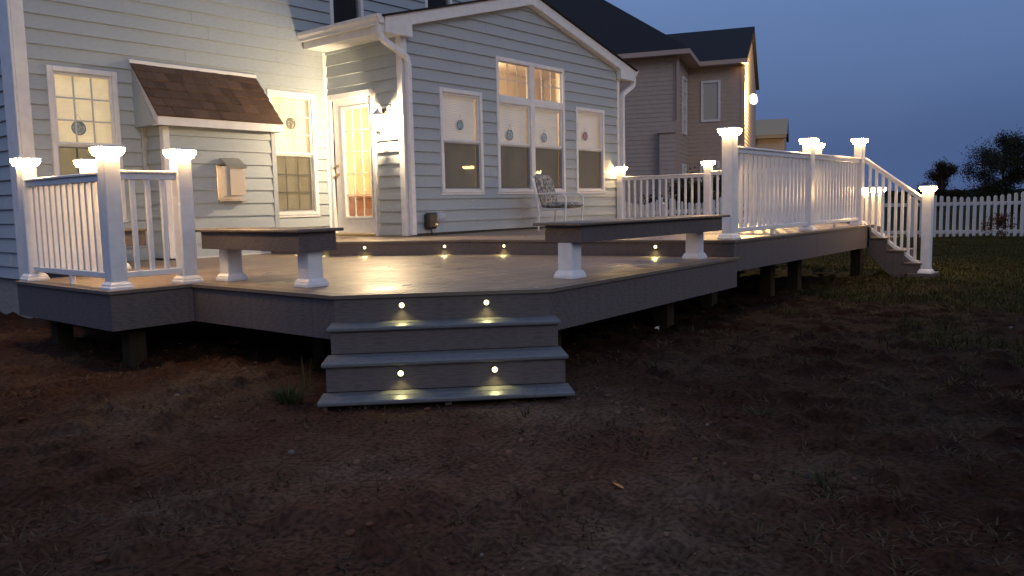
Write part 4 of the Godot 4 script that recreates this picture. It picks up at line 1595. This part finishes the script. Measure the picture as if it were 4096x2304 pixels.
	for k in 7:
		pts.append(Vector3(cos(k * 0.9) * rr.randf_range(0.02, 0.04), rr.randf_range(0.0, 0.05), sin(k * 0.9) * rr.randf_range(0.02, 0.04)))
	for k in 7:
		b.flip_quad(Vector3(0, 0.045, 0), pts[k], (pts[k] + pts[(k + 1) % 7]) / 2 + Vector3(0, 0.012, 0), pts[(k + 1) % 7], Vector3(0, -0.2, 0))
	put("scrap", b.mesh(M.white_trim), o)
	o = thing("fallen_leaf", "single orange fallen leaf on the trodden soil", "leaf", "", Vector3(-5.14, ground_y(-5.14, 6.77) + 0.006, 6.77), 0.7)
	b = MB.new()
	b.prism(PackedVector2Array([Vector2(0, -0.035), Vector2(0.012, -0.02), Vector2(0.022, 0.0), Vector2(0.012, 0.022), Vector2(0, 0.036), Vector2(-0.014, 0.02), Vector2(-0.02, -0.002), Vector2(-0.01, -0.02)]), -0.001, 0.001)
	var lf := mat("orange_leaf", lin(0.36, 0.13, 0.02), 0.6)
	var mi := put("blade", b.mesh(lf), o)
	mi.rotation_degrees.x = -65


func chair() -> void:
	var o := thing("patio_chair", "white metal patio chair with floral cushions against the sunroom wall", "chair", "", Vector3(2.44, 0.0, 0.93), deg_to_rad(8))
	# local: faces +z, x across
	for s: float in [-1.0, 1.0]:
		var b := MB.new()
		var x := 0.29 * s
		var path: Array = [Vector3(x, 0.004, 0.27), Vector3(x, 0.18, 0.25), Vector3(x, 0.42, 0.27)]
		for k in 7:
			var a := k / 6.0 * PI / 2
			path.append(Vector3(x, 0.49 + 0.09 * sin(a), 0.18 + 0.09 * cos(a)))
		path.append_array([Vector3(x, 0.585, 0.0), Vector3(x, 0.58, -0.24)])
		b.tube(path, 0.013, 8)
		put("arm", b.mesh(M.white_vinyl), o)
		b = MB.new()
		b.tube([Vector3(x * 0.93, 0.004, -0.24), Vector3(x * 0.93, 0.3, -0.22), Vector3(x * 0.93, 0.52, -0.26), Vector3(x * 0.93, 0.86, -0.36)], 0.013, 8)
		put("rear_leg", b.mesh(M.white_vinyl), o)
	var b := MB.new()
	b.tube([Vector3(-0.27, 0.335, 0.24), Vector3(0.27, 0.335, 0.24)], 0.012, 8)
	b.tube([Vector3(-0.27, 0.33, -0.2), Vector3(0.27, 0.33, -0.2)], 0.012, 8)
	b.tube([Vector3(-0.25, 0.34, 0.24), Vector3(-0.25, 0.335, -0.21)], 0.012, 8)
	b.tube([Vector3(0.25, 0.34, 0.24), Vector3(0.25, 0.335, -0.21)], 0.012, 8)
	b.tube([Vector3(-0.265, 0.85, -0.36), Vector3(0, 0.875, -0.37), Vector3(0.265, 0.85, -0.36)], 0.013, 8)
	put("frame", b.mesh(M.white_vinyl), o)
	put("seat_cushion", pillow(0.53, 0.55, 0.10), o, Vector3(0, 0.40, 0.05))
	var c := put("back_cushion", pillow(0.52, 0.54, 0.11), o, Vector3(0, 0.635, -0.235))
	c.rotation_degrees.x = 75


func puff(u: float, v: float, s: float, w: float, d: float, h: float) -> Vector3:
	var e := pow(maxf(0.0, 1 - pow(absf(u), 5)), 0.5) * pow(maxf(0.0, 1 - pow(absf(v), 5)), 0.5)
	var dent := 0.016 * (exp(-((u - 0.45) * (u - 0.45) + v * v) * 22) + exp(-((u + 0.45) * (u + 0.45) + v * v) * 22))
	var k := 1.0 - 0.04 * (absf(u * v))
	return Vector3(u * w / 2 * k, s * (h / 2 * e - dent), v * d / 2 * k)


func pillow(w: float, d: float, h: float) -> ArrayMesh:   # a stuffed cushion with tufts, lying in x, z
	var b := MB.new()
	var n := 12
	for i in n:
		for j in n:
			for s: float in [1.0, -1.0]:
				b.flip_quad(puff(i * 2.0 / n - 1, j * 2.0 / n - 1, s, w, d, h), puff((i + 1) * 2.0 / n - 1, j * 2.0 / n - 1, s, w, d, h), puff((i + 1) * 2.0 / n - 1, (j + 1) * 2.0 / n - 1, s, w, d, h), puff(i * 2.0 / n - 1, (j + 1) * 2.0 / n - 1, s, w, d, h), Vector3(0, -s, 0))
	return b.mesh(M.cushion)


# ---------------------------------------------------------------- neighbours, fence, plants

func polar(az: float, dist: float, y: float) -> Vector3:
	return Vector3(-8.0 + sin(deg_to_rad(az)) * dist, y, 8.56 - cos(deg_to_rad(az)) * dist)


func neighbours() -> void:
	var az := 70.0
	# local frame: x to the right along its rear wall, y up, z towards the viewer
	var right := Vector3(cos(deg_to_rad(az)), 0, sin(deg_to_rad(az)))
	var back := Vector3(sin(deg_to_rad(az)), 0, -cos(deg_to_rad(az)))
	var t := Transform3D(Basis(right, Vector3.UP, -back), Vector3(-8.0, 0, 8.56))
	var o := thing("neighbour_house", "two-storey tan-sided neighbouring house with dark hipped roof and floodlight", "house")
	var d1 := 25.4
	var d2 := 27.9
	var ua := -3.55
	var ub := -1.75
	var gy := -0.9
	var e1 := 4.82
	var front := t * Transform3D(Basis.IDENTITY, Vector3(0, 0, -d1))
	var wing := t * Transform3D(Basis.IDENTITY, Vector3(0, 0, -d2))
	var ret := t * Transform3D(Basis(Vector3(0, 0, -1), Vector3.UP, Vector3(1, 0, 0)), Vector3(ua, 0, 0))        # looks to +x
	var end := t * Transform3D(Basis(Vector3(0, 0, -1), Vector3.UP, Vector3(1, 0, 0)), Vector3(ub, 0, 0))
	var b := MB.new()
	b.x = t
	b.box(Vector3(-16, gy, -d1 - 9), Vector3(ua - 0.004, e1 - 0.02, -d1 - 0.004))
	b.box(Vector3(ua, gy, -d2 - 7.4), Vector3(ub - 0.004, e1 - 0.02, -d2 - 0.004))
	b.x = t * Transform3D(Basis(Vector3(0, 0, -1), Vector3.UP, Vector3(1, 0, 0)), Vector3(ub - 0.2, 0, 0))
	b.prism(PackedVector2Array([Vector2(d2, e1 - 0.03), Vector2(d2 + 7.4, e1 - 0.03), Vector2(d2 + 3.7, 6.6)]), 0.0, 0.195)
	put("wall", b.mesh(M.neighbour_trim), o)
	var wn := [[ub - 1.48, 2.42, ub - 0.88, 3.98], [ub - 1.5, -0.2, ub - 0.9, 1.35]]
	wn = [[-3.13, 3.02, -2.50, 4.36], [-3.16, 0.30, -2.52, 1.72]]
	var wr := [[26.35, 2.55, 27.25, 4.35], [26.35, -0.1, 27.1, 1.6]]
	var holes := []
	for w: Array in wn:
		holes.append(rc(w))
	siding(o, front, rect(-9.0, gy, ua - 0.12, e1 - 0.03), [], M.neighbour_siding, 0.135, gy, 0.010, 99.0)
	siding(o, wing, rect(ua, gy, ub - 0.1, e1 - 0.03), holes, M.neighbour_siding, 0.135, gy, 0.010, 99.0)
	var rh := []
	for w: Array in wr:
		rh.append(rc(w))
	siding(o, ret, rect(d1, gy, d2 - 0.02, e1 - 0.03), rh, M.neighbour_siding, 0.135, gy, 0.010, 99.0)
	siding(o, end, PackedVector2Array([Vector2(d2 + 0.1, gy), Vector2(d2 + 7.3, gy), Vector2(d2 + 7.3, e1), Vector2(d2 + 3.7, 6.5), Vector2(d2 + 0.1, e1)]), [], M.neighbour_siding, 0.135, gy, 0.010, 99.0)
	b = MB.new()
	b.x = front
	b.box(Vector3(ua - 0.12, gy, 0.0), Vector3(ua + 0.03, e1 - 0.03, 0.03))
	put("corner_board", b.mesh(M.neighbour_trim), o)
	b = MB.new()
	b.x = wing
	b.box(Vector3(ub - 0.1, gy, 0.0), Vector3(ub + 0.03, e1 - 0.03, 0.03))
	put("corner_board", b.mesh(M.neighbour_trim), o)
	# small bay with a lean-to roof at the corner, below
	b = MB.new()
	b.x = front
	b.box(Vector3(ua - 0.52, gy, 0.03), Vector3(ua - 0.02, 2.5, 0.25))
	put("bay", b.mesh(M.neighbour_siding), o)
	siding(o, front * Transform3D(Basis.IDENTITY, Vector3(0, 0, 0.252)), rect(ua - 0.52, gy, ua - 0.02, 2.5), [], M.neighbour_siding, 0.135, gy, 0.010, 99.0)
	b = MB.new()
	b.x = front
	b.prism(PackedVector2Array([Vector2(ua - 0.6, 2.502), Vector2(ua - 0.02, 2.502), Vector2(ua - 0.02, 2.86), Vector2(ua - 0.6, 2.57)]), 0.03, 0.31)
	put("bay_roof", b.mesh(M.neighbour_siding), o)
	# windows with grilles
	for w: Array in wn:
		far_window(o, wing, w, Vector2i(1, 1), true)
	for w: Array in wr:
		far_window(o, ret, w, Vector2i(2, 4), false)
	# eaves
	var of := 0.42
	b = MB.new()
	b.x = t
	b.box(Vector3(-16, e1 - 0.02, -d1), Vector3(ua + of, e1 + 0.12, -d1 + of))
	b.box(Vector3(ua, e1 - 0.021, -d2 + of), Vector3(ua + of, e1 + 0.119, -d1))
	b.box(Vector3(ua, e1 - 0.022, -d2), Vector3(ub + 0.12, e1 + 0.118, -d2 + of))
	put("eave", b.mesh(M.neighbour_trim), o)
	b = MB.new()
	b.x = t
	b.bar(Vector3(ua + 0.02, gy, -d1 + 0.08), Vector3(ua + 0.02, e1, -d1 + 0.08), 0.08, 0.06)
	put("downspout", b.mesh(M.neighbour_trim), o)
	# roofs
	var s := 0.74
	var y := e1 + 0.125
	b = MB.new()
	b.x = t
	var hip := 5.5
	var c0 := Vector3(ua + of, y, -d1 + of)
	var c1 := Vector3(ua + of - hip, y + hip * s, -d1 + of - hip)
	b.quad(Vector3(-16, y, -d1 + of), c0, c1, Vector3(-16, y + hip * s, -d1 + of - hip))
	b.tri(c0, Vector3(ua + of, y, -d1 + of - 2 * hip), c1)
	b.quad(c1, Vector3(ua + of, y, -d1 + of - 2 * hip), Vector3(-16, y, -d1 + of - 2 * hip), Vector3(-16, y + hip * s, -d1 + of - hip))
	put("roof", b.mesh(M.roofing), o)
	b = MB.new()
	b.x = t
	var ry := 6.72
	var e2 := Vector3(ub + 0.12, y, -d2 + of)
	b.quad(Vector3(ua - 2.5, y, -d2 + of), e2, Vector3(ub + 0.12, ry, -d2 - 3.7), Vector3(ua - 2.5, ry, -d2 - 3.7))
	b.quad(Vector3(ua - 2.5, ry, -d2 - 3.7), Vector3(ub + 0.12, ry, -d2 - 3.7), Vector3(ub + 0.12, y, -d2 - 7.8), Vector3(ua - 2.5, y, -d2 - 7.8))
	b.quad(Vector3(ua - 2.5, y - 0.05, -d2 + of), Vector3(ua - 2.5, ry - 0.08, -d2 - 3.7), Vector3(ub + 0.12, ry - 0.08, -d2 - 3.7), Vector3(ub + 0.12, y - 0.05, -d2 + of))
	b.quad(e2, e2 + Vector3(0, -0.14, 0), Vector3(ub + 0.12, ry - 0.14, -d2 - 3.7), Vector3(ub + 0.12, ry, -d2 - 3.7))
	b.quad(Vector3(ub + 0.12, ry, -d2 - 3.7), Vector3(ub + 0.12, ry - 0.14, -d2 - 3.7), Vector3(ub + 0.12, y - 0.14, -d2 - 7.8), Vector3(ub + 0.12, y, -d2 - 7.8))
	put("roof", b.mesh(M.roofing), o)
	# floodlight on the end wall
	var fl := thing("floodlight", "bright floodlight on the end wall of the neighbouring house", "light", "", t * Vector3(ub + 0.16, 3.86, -28.7))
	fl.rotation.y = -deg_to_rad(90 - az) * 0
	boxm("bracket", fl, Vector3(-0.05, -0.04, -0.04), Vector3(0.05, 0.04, 0.04), M.bronze)
	for k in 2:
		var hb := MB.new()
		hb.ring(PackedVector2Array([Vector2(0, -0.12), Vector2(0.10, -0.09), Vector2(0.13, -0.01), Vector2(0.09, 0.07), Vector2(0.04, 0.10), Vector2(0, 0.10)]), 10)
		var hm := put("lamp_globe", hb.mesh(M.lantern_glass_lit), fl, right * 0.1 + back * (k * 0.3 - 0.15) + Vector3(0, -0.05 - 0.06 * k, 0))
		hm.rotation_degrees = Vector3(20, 30, -25)
	var l := OmniLight3D.new()
	l.name = "flood_beam"
	l.light_color = Color(1.0, 0.82, 0.5)
	l.light_energy = 55.0
	l.light_size = 0.1
	l.omni_range = 60.0
	l.omni_attenuation = 2.0
	l.shadow_enabled = true
	l.position = right * 0.1 + Vector3(0, -0.05, 0)
	fl.add_child(l)
	# a lower house farther off, its roof caught by the floodlight
	var h := thing("far_house", "low far house with floodlit roof between neighbour and railing", "house")
	var dd := 44.0
	var q := t * Transform3D(Basis.IDENTITY, Vector3(0, 0, -dd))
	b = MB.new()
	b.x = q
	b.box(Vector3(-6, -0.9, -6), Vector3(-0.75, 3.75, 0))
	put("wall", b.mesh(M.neighbour_trim), h)
	siding(h, q, rect(-3.5, -0.9, -0.75, 3.7), [], M.neighbour_siding, 0.2, -0.9, 0.02, 99.0)
	b = MB.new()
	b.x = q
	b.quad(Vector3(-6, 3.66, 0.4), Vector3(-0.62, 3.66, 0.4), Vector3(-0.62, 4.72, -2.6), Vector3(-6, 4.72, -2.6))
	b.quad(Vector3(-6, 4.72, -2.6), Vector3(-0.62, 4.72, -2.6), Vector3(-0.62, 3.7, -6.4), Vector3(-6, 3.7, -6.4))
	b.box(Vector3(-6, 3.5, 0.05), Vector3(-0.66, 3.655, 0.39))
	put("roof", b.mesh(mat("far_roof", lin(0.34, 0.26, 0.17), 0.9, 0.2)), h)
	# picket fences
	var C := Vector3(8.61, -0.87, -0.66)
	picket_fence("white picket fence section with dipped top behind the rear railing, left of its tall post", C + Vector3(-2.75, 0, 0.47), C)
	picket_fence("white picket fence section behind the rear railing, right of its tall post", C + Vector3(0.06, 0, 0.0), C + Vector3(6.2, 0, 0.15))
	picket_fence("long white picket fence with dipped top across the lawn on the right", Vector3(15.65, -0.88, -3.4), Vector3(20.67, -0.88, 8.2))


func far_window(o: Node, t: Transform3D, r: Array, grid: Vector2i, pale: bool) -> void:
	var w := part("window", o)
	var b := MB.new()
	b.x = t
	var c := 0.07
	b.box(Vector3(r[0], r[1], 0.0), Vector3(r[0] + c, r[3], 0.05))
	b.box(Vector3(r[2] - c, r[1], 0.0), Vector3(r[2], r[3], 0.05))
	b.box(Vector3(r[0] + c, r[1], 0.0), Vector3(r[2] - c, r[1] + c, 0.049))
	b.box(Vector3(r[0] + c, r[3] - c, 0.0), Vector3(r[2] - c, r[3], 0.049))
	put("frame", b.mesh(M.white_trim), w)
	b = MB.new()
	b.x = t
	b.box(Vector3(r[0] + c, r[1] + c, 0.002), Vector3(r[2] - c, r[3] - c, 0.006))
	put("blind", b.mesh(M.shade if pale else M.dim_screen), w)
	b = MB.new()
	b.x = t
	b.box(Vector3(r[0] + c, r[1] + c, 0.012), Vector3(r[2] - c, r[3] - c, 0.016))
	put("pane", b.mesh(M.glass), w)
	for i in range(1, grid.x):
		var xx := lerpf(r[0], r[2], float(i) / grid.x)
		muntin(w, t, Vector3(xx - 0.02, r[1] + c, 0.018), Vector3(xx + 0.02, r[3] - c, 0.034))
	for i in range(1, grid.y):
		var yy := lerpf(r[1], r[3], float(i) / grid.y)
		muntin(w, t, Vector3(r[0] + c, yy - 0.02, 0.018), Vector3(r[2] - c, yy + 0.02, 0.0335))


func picket_fence(label: String, p: Vector3, q: Vector3) -> void:
	var o := thing("picket_fence", label, "fence", "white picket fences beyond the deck", p)
	var f := (q - p).normalized()
	var len := (q - p).length()
	var turn := atan2(-f.z, f.x)
	var bay := 2.9
	var bays := maxi(1, roundi(len / bay))
	bay = len / bays
	var b: MB
	for k in bays + 1:
		b = MB.new()
		b.box(Vector3(-0.055, -0.1, -0.055), Vector3(0.055, 1.22, 0.055), 0.008)
		b.ring(PackedVector2Array([Vector2(0.09, 1.22), Vector2(0.09, 1.235), Vector2(0, 1.28)]))
		put("fence_post", b.mesh(M.fence_white), o, f * bay * k, turn)
	for yy: float in [0.22, 1.04]:
		b = MB.new()
		b.bar(Vector3.UP * yy, f * len + Vector3.UP * yy, 0.045, 0.10, 0.006)
		put("fence_rail", b.mesh(M.fence_white), o)
	var n := floori(bay / 0.172)
	for k in bays:
		for i in n:
			var s := (i + 0.5) / n
			var h := 1.24 + 0.17 * pow(absf(2 * s - 1), 1.8)
			b = MB.new()
			b.prism(PackedVector2Array([Vector2(-0.045, 0.06), Vector2(0.045, 0.06), Vector2(0.045, h - 0.045), Vector2(0.03, h - 0.012), Vector2(0, h), Vector2(-0.03, h - 0.012), Vector2(-0.045, h - 0.045)]), -0.011, 0.011)
			put("picket", b.mesh(M.fence_white), o, f * bay * (k + s) + Vector3(-f.z, 0, f.x) * 0.036, turn)


func tree(called: String, label: String, category: String, at: Vector3, h: float, w: float, seed_: int, col: Color, leaves: int, leaf := 0.16, low := 0.25) -> void:
	var o := thing(called, label, category, "", at)
	var g := RandomNumberGenerator.new()
	g.seed = seed_
	var b := MB.new()
	var trunk := [Vector3(0, -0.1, 0), Vector3(g.randf_range(-0.05, 0.05), h * 0.3, 0), Vector3(g.randf_range(-0.1, 0.1), h * 0.6, 0.05), Vector3(0, h * 0.92, 0)]
	for i in 3:
		b.tube([trunk[i], trunk[i + 1]], 0.02 * h * (1.0 - i * 0.28), 6)
	var tips := []
	for k in 16:
		var s := g.randf_range(low, 0.98)
		var a := g.randf() * TAU
		var reach := w * (0.5 + 0.35 * g.randf()) * sin(PI * clampf(0.15 + 0.8 * (1 - s), 0, 1)) * g.randf_range(0.6, 1.0)
		var p := Vector3(0, h * s * 0.85, 0)
		var q := p + Vector3(cos(a) * reach, h * g.randf_range(0.03, 0.16), sin(a) * reach)
		b.tube([p, p.lerp(q, 0.5) + Vector3(0, 0.02 * h, 0), q], 0.006 * h, 5)
		tips.append([q, g.randf_range(0.13, 0.24) * w])
		tips.append([p.lerp(q, 0.55), g.randf_range(0.10, 0.2) * w])
	tips.append([Vector3(0, h * 0.95, 0), 0.14 * w])
	put("trunk", b.mesh(M.bark), o)
	b = MB.new()
	for k in leaves:
		var c: Array = tips[g.randi() % tips.size()]
		var d := Vector3(g.randfn(), g.randfn() * 0.85, g.randfn()) * 0.55
		var p: Vector3 = c[0] + d * c[1]
		var ax := Vector3(g.randfn(), g.randfn(), g.randfn()).normalized()
		var bx := ax.cross(Vector3(g.randfn(), g.randfn(), g.randfn())).normalized()
		var sz := leaf * g.randf_range(0.6, 1.25)
		b.tint = col * g.randf_range(0.75, 1.1)
		b.tri(p - ax * sz * 0.5, p + bx * sz * 0.35, p + ax * sz * 0.5)
		b.tri(p - ax * sz * 0.5, p + ax * sz * 0.5, p - bx * sz * 0.35)
	put("crown", b.mesh(M.foliage), o)


func plants() -> void:
	tree("young_tree", "small round dark tree beyond the fence, left of the larger one", "tree", polar(78.35, 56, -0.9), 3.25, 1.7, 5, Color(0.035, 0.03, 0.018), 22000, 0.085, 0.08)
	tree("young_tree", "tall dark tree beyond the fence at the right edge", "tree", polar(81.6, 52, -0.9), 4.45, 3.0, 11, Color(0.03, 0.034, 0.026), 34000, 0.085, 0.06)
	tree("bush", "dark bush against the neighbouring house, left of two", "bush", polar(62.2, 23.0, -0.9), 1.9, 1.6, 21, Color(0.03, 0.03, 0.014), 6000, 0.07, 0.1)
	tree("bush", "dark reddish bush against the neighbouring house, right of two", "bush", polar(64.3, 23.6, -0.9), 2.0, 1.6, 23, Color(0.05, 0.026, 0.016), 6000, 0.07, 0.1)
	tree("shrub", "low reddish shrub in front of the long white fence", "shrub", Vector3(17.4, ground_y(17.4, 4.8), 4.75), 0.75, 0.6, 31, Color(0.06, 0.026, 0.02), 900, 0.05, 0.1)
	tuft("grass_tuft", "green grass tuft on the soil left of the front stairs", Vector3(-5.05, 0, 4.26), 130, 0.14, Color(0.030, 0.040, 0.018), 1, 0.17)
	tuft("grass_tuft", "thin dry grass blades at the left end of the middle tread", Vector3(-4.78, 0, 4.07), 9, 0.26, Color(0.06, 0.05, 0.02), 2, 0.05)
	tuft("weed", "low green weed on the soil right of the front stairs", Vector3(-3.6, 0, 6.75), 45, 0.06, Color(0.028, 0.036, 0.016), 3, 0.13)
	tuft("weed", "low green weed nearer the camera on the right soil", Vector3(-4.62, 0, 7.45), 45, 0.05, Color(0.026, 0.032, 0.014), 4, 0.14)
	# grass over the right-hand lawn: nobody could count it
	var blade := MB.new()
	for k in 5:
		var a := k * 2.4
		var d := Vector3(cos(a), 0, sin(a))
		var p := d * 0.012 * k
		var side := Vector3(-d.z, 0, d.x) * 0.004
		var m := p + Vector3.UP * 0.04 + d * 0.012
		var e := p + Vector3.UP * 0.07 + d * 0.04
		blade.quad(p - side, p + side, m + side * 0.7, m - side * 0.7)
		blade.tri(m - side * 0.7, m + side * 0.7, e)
	var spots: Array[Transform3D] = []
	var cols: Array[Color] = []
	var tries := 0
	while spots.size() < 60000 and tries < 300000:
		tries += 1
		var rr := 4.5 + 24.0 * pow(rng.randf(), 0.8)
		var az := rng.randf_range(38.0, 104.0)
		var p := polar(az, rr, 0)
		if rng.randf() > grass_share(p.x, p.z) * 0.95 + 0.004 or p.x < 5.9 and p.x > -5.3 and p.z < 4.9:
			continue
		p.y = ground_y(p.x, p.z) - 0.004
		var s := rng.randf_range(0.5, 1.25)
		spots.append(Transform3D(Basis(Vector3.UP, rng.randf() * TAU).scaled(Vector3(1.4, s, 1.4)), p))
		var v := rng.randf_range(0.6, 1.3)
		cols.append(Color(0.030 * v, 0.034 * v, 0.010 * v).lerp(Color(0.06, 0.04, 0.018) * v, rng.randf() * rng.randf() * 0.8))
	stuff("grass", "thin dark grass over the lawn on the right", blade.mesh(M.grass), spots, cols)
	# clods and pebbles of the bare soil
	var clod := SphereMesh.new()
	clod.radius = 1.0
	clod.height = 1.5
	clod.radial_segments = 7
	clod.rings = 4
	clod.material = M.clod
	spots = []
	cols = []
	for k in 4200:
		var rr := 2.2 + 9.0 * pow(rng.randf(), 0.9)
		var p := polar(rng.randf_range(10.0, 92.0), rr, 0)
		if rng.randf() < grass_share(p.x, p.z) * 0.9:
			continue
		if lumps.get_noise_2d(p.x * 0.5, p.z * 0.5) < rng.randf_range(-0.5, 0.3):
			continue
		var s := 0.004 + 0.018 * pow(rng.randf(), 5.0)
		p.y = ground_y(p.x, p.z) + s * 0.2
		spots.append(Transform3D(Basis(Vector3(rng.randfn(), rng.randfn(), rng.randfn()).normalized(), rng.randf() * TAU).scaled(Vector3(s * 1.3, s * 0.8, s)), p))
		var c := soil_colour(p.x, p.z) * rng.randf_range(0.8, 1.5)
		if rng.randf() < 0.012:
			c = Color(0.12, 0.105, 0.095)
		cols.append(c)
	stuff("soil_clods", "crumbs of earth and small stones strewn over the bare soil", clod, spots, cols)
	# dead grass and straw
	spots = []
	cols = []
	for k in 5000:
		var rr := 2.6 + 9.0 * rng.randf()
		var p := polar(rng.randf_range(12.0, 95.0), rr, 0)
		if patch.get_noise_2d(p.x * 2, p.z * 2) < rng.randf_range(-0.3, 0.5):
			continue
		p.y = ground_y(p.x, p.z) - 0.003
		spots.append(Transform3D(Basis(Vector3.UP, rng.randf() * TAU).scaled(Vector3(1.2, rng.randf_range(0.15, 0.5), 1.2)), p))
		cols.append(Color(0.07, 0.048, 0.028) * rng.randf_range(0.5, 1.2))
	stuff("straw", "flattened dry straw scattered on the bare soil", blade.mesh(M.grass), spots, cols)


func stuff(called: String, label: String, m: Mesh, spots: Array[Transform3D], cols: Array[Color]) -> void:
	var mm := MultiMesh.new()
	mm.transform_format = MultiMesh.TRANSFORM_3D
	mm.use_colors = true
	mm.mesh = m
	mm.instance_count = spots.size()
	for i in spots.size():
		mm.set_instance_transform(i, spots[i])
		mm.set_instance_color(i, cols[i])
	var o := MultiMeshInstance3D.new()
	o.name = called
	o.multimesh = mm
	o.set_meta("kind", "stuff")
	o.set_meta("label", label)
	add_child(o)


func tuft(called: String, label: String, at: Vector3, n: int, h: float, col: Color, seed_: int, spread: float) -> void:
	at.y = ground_y(at.x, at.z) - 0.005
	var o := thing(called, label, "grass" if called == "grass_tuft" else "weed", "", at)
	var g := RandomNumberGenerator.new()
	g.seed = seed_
	var b := MB.new()
	for k in n:
		var a := g.randf() * TAU
		var d := Vector3(cos(a), 0, sin(a))
		var p := d * spread * 0.5 * sqrt(g.randf())
		var side := Vector3(-d.z, 0, d.x) * g.randf_range(0.002, 0.005)
		var hh := h * g.randf_range(0.4, 1.0)
		var lean := g.randf_range(0.1, 0.9) * spread
		var m := p + Vector3.UP * hh * 0.6 + d * lean * 0.4
		var e := p + Vector3.UP * hh + d * lean
		b.tint = col * g.randf_range(0.6, 1.5)
		b.quad(p - side, p + side, m + side * 0.8, m - side * 0.8)
		b.tri(m - side * 0.8, m + side * 0.8, e)
	put("blades", b.mesh(M.grass), o)
